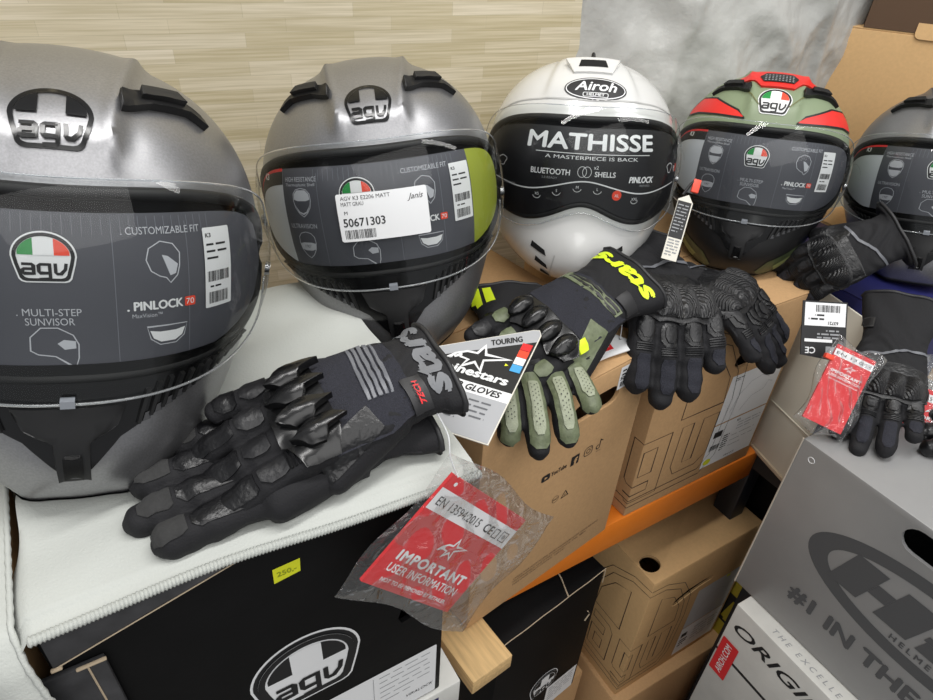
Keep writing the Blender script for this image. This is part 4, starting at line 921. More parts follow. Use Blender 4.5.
# ------------------------------------------------------------------ gloves: built flat (fingers +y, back of the hand +z), then bent and laid down
LEATH = mat('black_leather', rgb(17, 17, 19), 0.34, bump=0.35, bscale=260)
LEATHG = mat('worn_black_leather', rgb(29, 29, 31), 0.42, bump=0.35, bscale=200, var=0.25, vscale=90)
KNIT = mat('navy_black_knit', rgb(35, 36, 45), 0.85, bump=0.6, bscale=900, var=0.35, vscale=800)
SOFT = mat('black_softshell', rgb(17, 17, 21), 0.8, bump=0.3, bscale=700)
SUEDE = mat('grey_suede', rgb(52, 52, 52), 0.95, bump=0.25, bscale=800, var=0.12, vscale=300)
HARD = mat('hard_black_shell', rgb(14, 14, 15), 0.26)
CARB = mat('carbon_look_shell', rgb(26, 26, 28), 0.36, bump=0.15, bscale=500)
_nt = CARB.node_tree; _b = _nt.nodes['Principled BSDF']; _tco = _nt.nodes.new('ShaderNodeTexCoord'); _w = _nt.nodes.new('ShaderNodeTexWave')
_w.inputs['Scale'].default_value = 170; _w.bands_direction = 'DIAGONAL'; _w.inputs['Distortion'].default_value = 0.6
_bp = _nt.nodes.new('ShaderNodeBump'); _bp.inputs['Strength'].default_value = 0.8; _bp.inputs['Distance'].default_value = 0.0012
_nt.links.new(_tco.outputs['Object'], _w.inputs['Vector']); _nt.links.new(_w.outputs[1], _bp.inputs['Height']); _nt.links.new(_bp.outputs[0], _b.inputs['Normal'])
PIPE = mat('black_piping', rgb(34, 34, 36), 0.5)
GREYP = mat('grey_transfer', rgb(112, 114, 118), 0.55)
REFL = mat('grey_reflective', rgb(104, 106, 112), 0.4)
OLEA = mat('olive_leather', rgb(102, 110, 84), 0.5, bump=0.3, bscale=260, var=0.2, vscale=120)
OLEP = mat('pale_olive_mesh', rgb(150, 156, 134), 0.55, bump=0.3, bscale=500)
REDP = mat('red_transfer', rgb(220, 40, 46), 0.5)

FING = {'index': (0.0345, 0.098, 3.5, 0.078), 'middle': (0.0115, 0.103, 0.5, 0.088), 'ring': (-0.0125, 0.100, -3.0, 0.082), 'little': (-0.0350, 0.090, -8.0, 0.062)}
class Glove:
    def __init__(s, label, M, hand=1, bends=(), curl_x=0.0, spread=1.0, cuff=0.085, flare=0.0, body=SOFT, parts_group=None, thumb=(30, 0.070), palm_up=False, flat=1.0, gscale=1.0, fat=1.12, thumb_z=-0.006):
        s.t = thing('glove', label, 'glove', M=M, group=parts_group); s.hand = hand; s.bends = bends; s.curl_x = curl_x; s.k = gscale; s.spread = spread
        s.fat = fat
        bm = bmesh.new()
        def ellipse_loft(secs, n=28):
            rings = []
            for (cx, cy, cz, rx, rz) in secs:
                rings.append([bm.verts.new((cx + rx * math.copysign(abs(cos(a)) ** 0.85, cos(a)), cy, cz + rz * math.copysign(abs(sin(a)) ** 0.85, sin(a)))) for a in [2 * pi * i / n for i in range(n)]])
            for A, B in zip(rings, rings[1:]):
                for i in range(n): bm.faces.new((A[i], A[(i + 1) % n], B[(i + 1) % n], B[i]))
            bm.faces.new(rings[0][::-1]); bm.faces.new(rings[-1])
        secs = [(0, -cuff, 0, 0.050 + flare, 0.020 * flat + flare * .2), (0, -cuff * 0.6, 0, 0.046 + flare * .6, 0.020 * flat), (0, -0.018, 0, 0.041, 0.0195 * flat), (0, 0.0, 0, 0.040, 0.019 * flat), (0.001 * hand, 0.03, 0.0, 0.045, 0.019), (0, 0.06, 0.0, 0.049, 0.0185), (0, 0.085, 0, 0.0485, 0.0165), (0, 0.100, 0, 0.046, 0.0135), (0, 0.106, 0, 0.040, 0.010)]
        ellipse_loft(secs)
        s.fpath = {}
        for nme, (x, y, an, L) in FING.items():
            a = R(an * spread); P = []
            r0 = (0.0118 if nme != 'little' else 0.0105) * fat
            rad = []
            for i in range(19):
                q = i / 18; d = -0.020 + (L + 0.020) * q
                P.append(Vector((hand * (x * (0.75 + 0.25 * fat) + sin(a) * d), y + cos(a) * d, -0.001)))
                rr = r0 * (1.0 - 0.10 * q) * (1 + 0.05 * cos(2 * pi * (d / 0.030)))
                if q > 0.86: rr *= math.sqrt(max(0.02, 1 - ((q - 0.86) / 0.145) ** 2))
                rad.append(rr)
            tube(bm, P, rad, 16, flat=0.98); s.fpath[nme] = (P, rad)
        ta, tl = thumb; a = R(ta); P = []; rad = []
        base = Vector((hand * 0.026, 0.020, -0.003))
        for i in range(17):
            q = i / 16; d = tl * q * 1.25; aa = a * (1 - 0.35 * q)
            P.append(base + Vector((hand * (sin(a) * d), cos(a * (1 - .2 * q)) * d, thumb_z * q))); rr = 0.0170 * fat * (1 - 0.30 * q)
            if q > 0.86: rr *= math.sqrt(max(0.02, 1 - ((q - 0.86) / 0.145) ** 2))
            rad.append(rr)
        tube(bm, P, rad, 16); s.fpath['thumb'] = (P, rad)
        bmesh.ops.recalc_face_normals(bm, faces=bm.faces[:])
        me = bpy.data.meshes.new('g'); bm.to_mesh(me); bm.free(); o = bpy.data.objects.new('g', me); COL.objects.link(o)
        m = o.modifiers.new('r', 'REMESH'); m.mode = 'VOXEL'; m.voxel_size = 0.0019
        m = o.modifiers.new('s', 'SMOOTH'); m.factor = 0.5; m.iterations = 5
        dg = bpy.context.evaluated_depsgraph_get(); res = bpy.data.meshes.new_from_object(o.evaluated_get(dg))
        bpy.data.objects.remove(o); bpy.data.meshes.remove(me)
        n = len(res.vertices); co = np.empty(n * 3); res.vertices.foreach_get('co', co); co = co.reshape(-1, 3)
        # folds: fine creases of the fabric and across the joints
        w = 0.0009 * np.sin(co[:, 1] * 330 + 8 * np.sin(co[:, 0] * 60)) * sstep(-0.02, 0.0, co[:, 1]) * sstep(0.05, 0.02, co[:, 1]) + 0.0007 * np.sin(co[:, 1] * 420 + 40 * co[:, 0]) * sstep(0.12, 0.13, co[:, 1]) + 0.0011 * np.sin(co[:, 0] * 150 + co[:, 1] * 90)
        co[:, 2] += w * np.sign(co[:, 2])
        polys = [tuple(p.vertices) for p in res.polygons]
        s.bvh = BVHTree.FromPolygons([tuple(v) for v in co], polys)
        bent = s.bend(co); res.vertices.foreach_set('co', bent.reshape(-1)); res.update()
        res.materials.append(body); res.polygons.foreach_set('use_smooth', [True] * len(res.polygons))
        res.name = 'hand_body'; s.body = bpy.data.objects.new('hand_body', res); COL.objects.link(s.body); s.body.parent = s.t
        s.cuff = cuff; s.flare = flare
    def bend(s, co):
        co = np.asarray(co, float).reshape(-1, 3); y0 = -0.12; n = 90; out = np.zeros_like(co)
        x = co[:, 0] * s.hand; Y = co[:, 1]
        g = 1 + s.curl_x * x / 0.035
        py = np.full(len(co), y0); pz = np.zeros(len(co)); ds = (Y - y0) / n; th = np.zeros(len(co))
        for k in range(n):
            yy = y0 + ds * (k + 0.5); th = np.zeros(len(co))
            for a, b, ang in s.bends: th += R(ang) * sstep(a, b, yy) * (g if a > 0.06 else 1)
            py = py + np.cos(th) * ds; pz = pz - np.sin(th) * ds
        th = np.zeros(len(co))
        for a, b, ang in s.bends: th += R(ang) * sstep(a, b, Y) * (g if a > 0.06 else 1)
        out[:, 0] = co[:, 0]; out[:, 1] = py + np.sin(th) * co[:, 2]; out[:, 2] = pz + np.cos(th) * co[:, 2]
        return out * s.k
    def bend1(s, p):
        y0 = -0.12; n = 90; x = p[0] * s.hand; g = 1 + s.curl_x * x / 0.035; ds = (p[1] - y0) / n; py = y0; pz = 0.0
        B = [(a, 1 / (b - a), R(w) * (g if a > 0.06 else 1)) for a, b, w in s.bends]
        def th(yy):
            t = 0.0
            for a, k, w in B:
                q = (yy - a) * k
                if q >= 1: t += w
                elif q > 0: t += w * q * q * (3 - 2 * q)
            return t
        for k in range(n):
            t = th(y0 + ds * (k + 0.5)); py += cos(t) * ds; pz -= sin(t) * ds
        t = th(p[1]); return Vector((p[0], py + sin(t) * p[2], pz + cos(t) * p[2])) * s.k
    def fn(s, x, y, off, side=1):
        h = s.bvh.ray_cast(Vector((x, y, 0.2 * side)), Vector((0, 0, -side)))
        if h[0] is None:
            q = s.bvh.find_nearest(Vector((x, y, 0.008 * side))); p = q[0] + q[1] * off; z = p
        else:
            nn = h[1]; nn = Vector((nn.x * 0.6, nn.y * 0.6, nn.z)); p = h[0] + nn.normalized() * off
        return s.bend1(p)
    def side_fn(s, side): return lambda x, y, off: s.fn(x, y, off, side)
    def pad(s, name, pts, m, off=0.0008, thick=0.003, bev=0.0007, step=0.006, side=1, parent=None, sm=60):
        sh = Sheet(); P = [(p[0] * s.hand, p[1]) for p in pts]; sh.poly(P, m, 0)
        return sh.emit(name, s.side_fn(side), parent or s.t, step=step, off=off, thick=thick, bev=bev, smooth=sm)
    def finger_xy(s, nme, d, lat=0.0):
        x, y, an, L = FING[nme]; a = R(an * s.spread); x *= 0.75 + 0.25 * s.fat
        return (x + sin(a) * d + cos(a) * lat, y + cos(a) * d - sin(a) * lat)
    def finger_pad(s, name, nme, d0, d1, wd, m, off=0.0012, thick=0.004, side=1, rnd=True, bev=0.0008, parent=None):
        P = []
        for (d, l) in ((d0, -wd * .8), (d0, wd * .8), (d0 + .004, wd), (d1 - .006, wd), (d1, wd * .5), (d1, -wd * .5), (d1 - .006, -wd), (d0 + .004, -wd)): P.append(s.finger_xy(nme, d, l))
        return s.pad(name, P, m, off, thick, bev, 0.005, side, parent)
    def thumb_pad(s, name, q0, q1, k, m, off=0.001, thick=0.004, side=1):
        P, rad = s.fpath['thumb']; A = []; B = []
        for i in range(int(q0 * 16), int(q1 * 16) + 1):
            d = (P[min(i + 1, 16)] - P[max(i - 1, 0)]).normalized(); nq = Vector((-d.y, d.x, 0)); A.append(P[i] + nq * rad[i] * k); B.append(P[i] - nq * rad[i] * k)
        L = [(v.x * s.hand, v.y) for v in A + B[::-1]]
        return s.pad(name, L, m, off, thick, 0.0008, 0.005, side)
    def ribs(s, name, x0, x1, y0, y1, n, m, side=1, lean=0.0):
        sh = Sheet()
        for i in range(n):
            y = y0 + (y1 - y0) * i / n; h = (y1 - y0) / n * 0.62
            sh.poly([(s.hand * a, b) for a, b in ((x0, y), (x1, y + lean), (x1, y + h + lean), (x0, y + h))], m, 0)
        return sh.emit(name, s.side_fn(side), s.t, step=0.006, off=0.0022, thick=0.004, bev=0.0007)
    def art(s, name, fill, side=1, off=0.0007, parent=None, step=0.005):
        sh = Sheet(); fill(sh); return sh.emit(name, s.side_fn(side), parent or s.t, step=step, off=off, gap=0.0003)
    def rim(s, m=PIPE, r=0.0026):
        bm = bmesh.new(); n = 40; y = -s.cuff + 0.003
        P = []
        for i in range(n):
            a = 2 * pi * i / n; d = Vector((cos(a), 0, sin(a))); h = s.bvh.ray_cast(Vector((0, y, 0)) + d * 0.2, -d)
            P.append(s.bend1(h[0] if h[0] else Vector((0.05 * cos(a), y, 0.02 * sin(a)))))
        tube(bm, P, r, 8, closed=True); link('cuff_piping', bm, m, s.t, 60)
    def hard_guard(s, kind):
        if kind == 'claw':
            b = s.pad('knuckle_guard', [(-0.036, 0.078), (-0.030, 0.066), (0.030, 0.064), (0.046, 0.072), (0.046, 0.098), (0.020, 0.108), (-0.020, 0.106), (-0.036, 0.096)], HARD, off=0.0045, thick=0.006, bev=0.0015)
            for i, x in enumerate((-0.028, -0.010, 0.009, 0.028)):
                sh = Sheet(); c = 0.086 - 0.003 * abs(i - 1.5)
                P = [(x - 0.009, c), (x - 0.008, c - 0.008), (x - 0.002, c - 0.024), (x + 0.003, c - 0.008), (x + 0.010, c - 0.003), (x + 0.010, c + 0.009), (x + 0.002, c + 0.019), (x - 0.004, c + 0.011)]
                sh.poly([(s.hand * a, bb) for a, bb in P], HARD, 0)
                f = lambda xx, yy, x=x, c=c: 0.0065 + 0.0085 * max(0, 1 - ((xx * s.hand - x) / 0.013) ** 2) * max(0, 1 - ((yy - c) / 0.040) ** 2)
                sh.emit('guard_claw', s.side_fn(1), b, step=0.004, off=f, thick=0.007, bev=0.0006, smooth=50)
        elif kind == 'bumps':
            b = s.pad('knuckle_guard', [(-0.044, 0.088), (-0.036, 0.070), (0.036, 0.070), (0.046, 0.080), (0.044, 0.098), (0.028, 0.104), (0.012, 0.100), (0.002, 0.108), (-0.010, 0.102), (-0.024, 0.106), (-0.036, 0.098)], HARD, off=0.0040, thick=0.006, bev=0.0015)
            for i, x in enumerate((-0.031, -0.0105, 0.0115, 0.032)):
                sh = Sheet(); c = 0.088; sh.poly([(s.hand * (x + 0.0088 * cos(a)), c + 0.015 * sin(a)) for a in [2 * pi * k / 20 for k in range(20)]], HARD, 0)
                f = lambda xx, yy, x=x, c=c: 0.004 + 0.009 * max(0, 1 - ((xx * s.hand - x) / 0.0105) ** 2 - ((yy - c) / 0.018) ** 2) ** 0.7
                sh.emit('guard_bump', s.side_fn(1), b, step=0.003, off=f, thick=0.005, smooth=60)
        elif kind == 'shield':
            hump = lambda xx: max(max(0, 1 - ((xx * s.hand - x) / 0.013) ** 2) for x in (-0.030, -0.010, 0.011, 0.031))
            f = lambda xx, yy: 0.003 + 0.0075 * hump(xx) * max(0, 1 - ((yy - 0.083) / 0.020) ** 2) ** 0.6
            P = [(0.0445 * math.copysign(abs(cos(a)) ** 0.6, cos(a)), 0.083 + 0.0175 * math.copysign(abs(sin(a)) ** 0.7, sin(a))) for a in [2 * pi * k / 40 for k in range(40)]]
            bz = s.pad('guard_bezel', [(x * 1.10, 0.083 + (y - 0.083) * 1.22) for x, y in P], LEATHG, off=0.0030, thick=0.005, bev=0.001)
            sh = Sheet(); sh.poly([(s.hand * x, y) for x, y in P], CARB, 0)
            g = sh.emit('knuckle_guard', s.side_fn(1), s.t, step=0.0028, off=lambda xx, yy: f(xx, yy) + 0.0006 * (0.5 + 0.5 * sin((xx * s.hand * 0.9 - yy) * 1500)) * hump(xx), thick=0.005, smooth=70)
def fingers(): return ('index', 'middle', 'ring', 'little')
def frame(loc, fingers_dir, up, s=1.0):
    y = Vector(fingers_dir).normalized(); z = Vector(up); z = (z - y * z.dot(y)).normalized(); x = y.cross(z)
    return Matrix(((x.x, y.x, z.x, loc[0]), (x.y, y.y, z.y, loc[1]), (x.z, y.z, z.z, loc[2]), (0, 0, 0, 1)))

# pair 1: black touring gloves on the grey cloth -------------------------------------------------
def tech_details(g, palm=False, letters=True):
    if not palm:
        g.pad('back_panel', [(-0.043, 0.004), (0.038, 0.002), (0.046, 0.03), (0.047, 0.075), (0.0, 0.104), (-0.045, 0.08), (-0.047, 0.04)], KNIT, off=0.0008, thick=0.0025, step=0.008)
        g.hard_guard('claw')
        g.ribs('stretch_ribs', -0.036, 0.020, 0.012, 0.036, 5, GREYP if False else REFL, lean=0.004)
        for n in fingers():
            g.finger_pad('finger_armour', n, 0.010, 0.030, 0.0078, LEATHG, off=0.0022); g.finger_pad('finger_panel', n, 0.034, 0.066 if n != 'little' else 0.052, 0.0082, LEATH, off=0.0014)
        g.ribs('finger_ribs', 0.028, 0.043, 0.097, 0.108, 4, LEATH)
    else:
        g.pad('palm_leather', [(-0.040, 0.0), (0.036, 0.0), (0.046, 0.03), (0.046, 0.09), (0.0, 0.102), (-0.044, 0.085)], LEATH, off=0.0008, thick=0.002, side=-1, step=0.008)
        for n in fingers():
            g.finger_pad('fingertip_suede', n, 0.050 if n != 'little' else 0.036, (0.0745 if n != 'little' else 0.058), 0.0085, SUEDE, off=0.0012, side=-1); g.finger_pad('finger_leather', n, 0.005, 0.047 if n != 'little' else 0.034, 0.0085, LEATH, off=0.0010, side=-1)
    g.thumb_pad('thumb_leather', 0.30, 0.94, 0.62, LEATH)
    g.rim()
    if letters:
        g.art('cuff_lettering', lambda sh: sh.text('stars', 0.004, -0.026, 0.0225, GREYP, 1, w=0.076, bold=0.06, shear=0.15))
        g.art('cuff_word', lambda sh: sh.text('TECH', -0.028, -0.002, 0.0058, REDP, 1, w=0.017, bold=0.02, shear=0.2), off=0.0048)
        # wrist strap with its loop
    st = g.pad('wrist_strap', [(0.014, -0.006), (0.044, -0.008), (0.046, 0.008), (0.014, 0.010)] if not palm else [(-0.05, -0.036), (0.0, -0.032), (0.0, -0.012), (-0.05, -0.014)], PIPE, off=0.0028, thick=0.004, side=-1 if palm else 1)
GZ = -0.3955
gB = Glove('lower black touring glove lying palm up on the cloth, grey suede fingertips', frame((0.150, 0.382, GZ + 0.0215), (-1, 0.03, 0.0), (0, 0.10, -1)), hand=1, bends=((-0.02, 0.03, -2), (0.09, 0.16, -6)), spread=0.9, cuff=0.05, thumb=(16, 0.066), body=SOFT, parts_group='gloves on display', flat=0.8, fat=1.30, thumb_z=0.0)
tech_details(gB, palm=True, letters=False)
gB.art('cuff_lettering', lambda sh: (sh.text('TECH', 0.0, -0.048, 0.0075, REDP, 1, w=0.03, bold=0.03, shear=0.2)), side=-1, off=0.004)
gA = Glove('upper black touring glove with angular knuckle claws and grey cuff lettering', frame((0.183, 0.380, GZ + 0.060), (-1, 0.0, -0.02), (0.02, -0.22, 1)), hand=-1, bends=((-0.02, 0.03, 6), (0.095, 0.125, 16), (0.135, 0.165, 20)), curl_x=0.10, spread=0.9, cuff=0.036, thumb=(20, 0.060), body=SOFT, parts_group='gloves on display', thumb_z=-0.022)
tech_details(gA)
# olive pair on the brown carton -------------------------------------------------
gD = Glove('olive and black glove lying palm up, its perforated fingers hanging over the brown carton edge', frame((0.425, 0.552, -0.449), (-0.36, -0.935, 0.0), (0.0, 0.0, -1)), hand=-1, bends=((0.085, 0.12, -14), (0.125, 0.16, -30)), spread=1.15, cuff=0.06, thumb=(22, 0.062), body=SOFT, parts_group='gloves on display', flat=0.8, gscale=1.12, thumb_z=0.0)
gD.pad('palm_leather', [(-0.040, 0.0), (0.036, 0.0), (0.046, 0.03), (0.046, 0.09), (0.0, 0.102), (-0.044, 0.085)], LEATH, off=0.0008, thick=0.002, side=-1, step=0.008)
for n in fingers():
    e = 0.074 if n != 'little' else 0.058
    p = gD.finger_pad('finger_leather', n, 0.006, e + 0.003, 0.0092, OLEA, off=0.0012, thick=0.004, side=-1)
    gD.finger_pad('perforated_panel', n, 0.016, e - 0.010, 0.0052, OLEP, off=0.0024, thick=0.003, side=-1, parent=p)
    def dots(sh, n=n, e=e):
        for i in range(9):
            for l in (-0.0026, 0.0, 0.0026):
                x, y = gD.finger_xy(n, 0.020 + i * 0.004 + (0.002 if l == 0 else 0), l)
                if 0.020 + i * 0.004 < e - 0.014: sh.ell(x * gD.hand, y, 0.0005, 0.0005, BLK, 0, 6)
    gD.art('perforation', dots, side=-1, off=0.0030, parent=p)
gD.thumb_pad('thumb_leather', 0.30, 0.94, 0.62, LEATH, side=-1); gD.rim()
gD.art('cuff_lettering', lambda sh: (sh.rect(-0.044, -0.050, -0.034, -0.020, NEON, 1), sh.rect(-0.030, -0.050, -0.020, -0.020, NEON, 1)), side=-1)
gC = Glove('olive and black glove with neon yellow cuff lettering and shiny knuckle bumps', frame((0.505, 0.495, -0.404), (-0.96, -0.16, -0.06), (0.0, -0.26, 0.95)), hand=-1, bends=((-0.03, 0.02, 8), (0.095, 0.125, 16), (0.135, 0.165, 22)), curl_x=0.1, spread=1.0, cuff=0.060, thumb=(24, 0.060), body=SOFT, parts_group='gloves on display', gscale=1.12, thumb_z=-0.018)
gC.pad('back_panel', [(-0.043, 0.004), (0.040, 0.002), (0.044, 0.03), (0.044, 0.066), (0.0, 0.070), (-0.042, 0.066), (-0.044, 0.04)], KNIT, off=0.0008, thick=0.0025, step=0.008)
gC.hard_guard('bumps')
gC.pad('olive_panel', [(-0.046, 0.020), (-0.040, 0.008), (0.036, 0.006), (0.036, 0.016), (-0.036, 0.022)], OLEA, off=0.0016, thick=0.003); gC.ribs('stretch_ribs', -0.034, 0.034, 0.008, 0.018, 2, PIPE)
for n in fingers():
    gC.finger_pad('finger_armour', n, 0.010, 0.026, 0.0078, OLEA, off=0.0020); gC.finger_pad('finger_panel', n, 0.032, 0.062 if n != 'little' else 0.050, 0.0085, LEATHG if n != 'ring' else OLEA, off=0.0014)
gC.thumb_pad('thumb_leather', 0.30, 0.94, 0.62, OLEA); gC.rim()
gC.pad('neon_flash', [(0.036, 0.062), (0.046, 0.064), (0.046, 0.076), (0.036, 0.074)], NEON, off=0.003, thick=0.003)
gC.art('cuff_lettering', lambda sh: sh.text('stars', 0.002, -0.044, 0.021, NEON, 1, w=0.080, bold=0.06, shear=0.15))
gC.pad('wrist_strap', [(0.020, -0.014), (0.044, -0.016), (0.046, 0.000), (0.020, 0.002)], PIPE, off=0.0028, thick=0.004)

# carbon-look pair over the edge of the second brown carton ------------------------
def carbon_details(g, mesh=False, spread=1.0):
    g.pad('back_leather', [(-0.044, 0.046), (0.044, 0.046), (0.0475, 0.08), (0.040, 0.098), (0.0, 0.106), (-0.040, 0.095), (-0.0465, 0.08)], LEATH, off=0.0008, thick=0.0025, step=0.008)
    g.hard_guard('shield')
    for n in fingers():
        g.finger_pad('finger_tab', n, 0.006, 0.020, 0.0058, LEATHG, off=0.0030, thick=0.004)
        fr = g.finger_pad('finger_frame', n, 0.003, 0.024, 0.0090, LEATH, off=0.0016, thick=0.003)
        g.finger_pad('finger_panel', n, 0.036, 0.070 if n != 'little' else 0.052, 0.0070, KNIT, off=0.0012, thick=0.003)
    sh = Sheet()
    for n in fingers():
        for k in range(4):
            a = g.finger_xy(n, 0.0255 + k * 0.0022, -0.0085); b = g.finger_xy(n, 0.0255 + k * 0.0022, 0.0085); sh.line([(a[0] * g.hand, a[1]), (b[0] * g.hand, b[1])], 0.0011, LEATHG, 0)
    sh.emit('finger_ribs', g.side_fn(1), g.t, step=0.004, off=0.0018, thick=0.002)
    def piping(sh):
        for o in (0, 0.004): sh.line([(g.hand * x, y + o) for x, y in ((-0.044, 0.016), (-0.015, 0.022), (0.012, 0.034), (0.042, 0.040))], 0.0026, REFL, 0)
    g.art('reflective_piping', lambda sh: sh.line([(g.hand * x, y) for x, y in ((-0.044, 0.012), (-0.015, 0.020), (0.012, 0.034), (0.043, 0.040))], 0.0038, REFL, 0), off=0.0018)
    g.thumb_pad('thumb_leather', 0.30, 0.94, 0.62, LEATH); g.rim()
gF = Glove('carbon-knuckled black glove peeking out from under its pair, fingers down to the right', frame((0.690, 0.565, -0.458), (0.42, -0.905, 0.0), (0.05, -0.12, 0.99)), hand=-1, bends=((0.075, 0.125, 42), (0.13, 0.16, 14)), spread=1.25, cuff=0.035, thumb=(12, 0.05), body=SOFT, parts_group='gloves on display', gscale=1.22, thumb_z=-0.02)
carbon_details(gF)
gE = Glove('black glove draped over the brown carton edge, four carbon knuckles facing the viewer', frame((0.656, 0.560, -0.424), (-0.42, -0.91, 0.0), (-0.02, -0.25, 0.97)), hand=1, bends=((-0.03, 0.03, 8), (0.075, 0.125, 44), (0.13, 0.16, 6)), spread=1.0, cuff=0.045, flare=0.004, thumb=(10, 0.060), body=SOFT, parts_group='gloves on display', gscale=1.24, fat=1.25, thumb_z=-0.012)
carbon_details(gE)
# glove wedged between the two right-hand helmets, glove hanging over the silver carton
gG = Glove('black glove with flared cuff wedged between the green helmet and the rightmost helmet', frame((0.982, 0.425, -0.396), (-0.78, 0.40, -0.48), (-0.42, -0.50, 0.75)), hand=1, bends=((0.0, 0.05, 8), (0.09, 0.14, 40)), spread=0.9, cuff=0.026, flare=0.012, thumb=(24, 0.06), body=SOFT, parts_group='gloves on display', gscale=0.9)
carbon_details(gG)
gI = Glove('carbon-knuckled black glove reaching down onto the silver carton lid beside the red packet', frame((0.879, 0.308, -0.479), (-0.80, -0.47, -0.40), (-0.42, -0.12, 0.90)), hand=1, bends=((-0.03, 0.02, -4), (0.09, 0.13, 4), (0.14, 0.17, 14)), spread=1.05, cuff=0.085, flare=0.004, thumb=(10, 0.066), body=SOFT, parts_group='gloves on display', gscale=0.95, thumb_z=-0.008)
carbon_details(gI)
gI.pad('wrist_strap', [(0.030, -0.030), (0.048, -0.034), (0.050, -0.018), (0.030, -0.014)], PIPE, off=0.003, thick=0.005)
gJ = Glove('black leather glove at the right edge lying on the silver carton lid', frame((0.975, 0.115, -0.531), (-0.85, 0.50, 0.0), (0, 0, 1)), hand=-1, bends=((0.10, 0.15, 10),), spread=0.9, cuff=0.06, thumb=(24, 0.055), body=LEATH, parts_group='gloves on display', gscale=1.0)
gJ.hard_guard('shield'); gJ.thumb_pad('thumb_leather', 0.3, 0.94, 0.62, LEATHG); gJ.rim()

# ------------------------------------------------------------------ swing tags, packets
def tag_frame(o, ux, uy):
    o = Vector(o); ux = Vector(ux).normalized(); uy = Vector(uy); uy = (uy - ux * uy.dot(ux)).normalized(); n = ux.cross(uy)
    return Matrix(((ux.x, uy.x, n.x, o.x), (ux.y, uy.y, n.y, o.y), (ux.z, uy.z, n.z, o.z), (0, 0, 0, 1)))
FLAT = lambda x, y, off: Vector((x, y, off))
CREAM = mat('card_stock', rgb(226, 222, 210), 0.6)
SILV = mat('silver_print', rgb(168, 170, 174), 0.45)
t = thing('swing_tag', 'black and silver swing tag with star emblem lying over the olive glove', 'tag', M=tag_frame((0.243, 0.334, -0.398), (0.60, -0.80, 0.0), (0.128, 0.088, 0.026)), group='product tags')
tk = 0.0012
sh = Sheet(); OUT = [(0, 0), (0, 0.150), (-0.004, 0.157), (-0.010, 0.155), (-0.093, 0.096), (-0.093, 0)]
sh.poly(OUT, CREAM, 0); sh.emit('card', FLAT, t, off=0.0, thick=tk)
sh = Sheet()
sh.poly([(-0.001, 0.001), (-0.001, 0.0505), (-0.092, 0.0505), (-0.092, 0.001)], SILV, 0); sh.poly([(-0.001, 0.0505), (-0.001, 0.0635), (-0.092, 0.0635), (-0.092, 0.0505)], WHT, 0)
sh.poly([(-0.001, 0.0635), (-0.001, 0.139), (-0.092, 0.0815), (-0.092, 0.0635)], BLK, 0); sh.poly([(-0.001, 0.139), (-0.001, 0.150), (-0.004, 0.156), (-0.010, 0.154), (-0.092, 0.0955), (-0.092, 0.0815)], SILV, 0)
star(sh, -0.050, 0.0965, 0.052, WHT, 1, lw=0.05); sh.text('alpinestars', -0.048, 0.071, 0.0105, WHT, 1, w=0.076, bold=0.05, shear=0.1)
sh.text('WINTER GLOVES', -0.010, 0.0535, 0.0075, BLK, 1, align='R', bold=0.03, shear=0.2, w=0.074); sh.text('TOURING', -0.014, 0.1345, 0.0075, BLK, 1, align='R', bold=0.03, shear=0.2, rot=R(32), w=0.032)
for i, m in enumerate((RED, ORG, WHT, BLU)): sh.rect(-0.0135, 0.122 - i * 0.0105, -0.0030, 0.132 - i * 0.0105, m, 2)
sh.poly([(-0.0200, 0.0945), (-0.0200, 0.0985), (-0.0165, 0.0965)], YEL, 2)
sh.greek(-0.080, 0.042, -0.014, 5, 0.0062, mat('mid_grey_ink', rgb(96, 98, 102), 0.6), 1, 11, 0.32)
sh.emit('print', FLAT, t, off=0.0003)

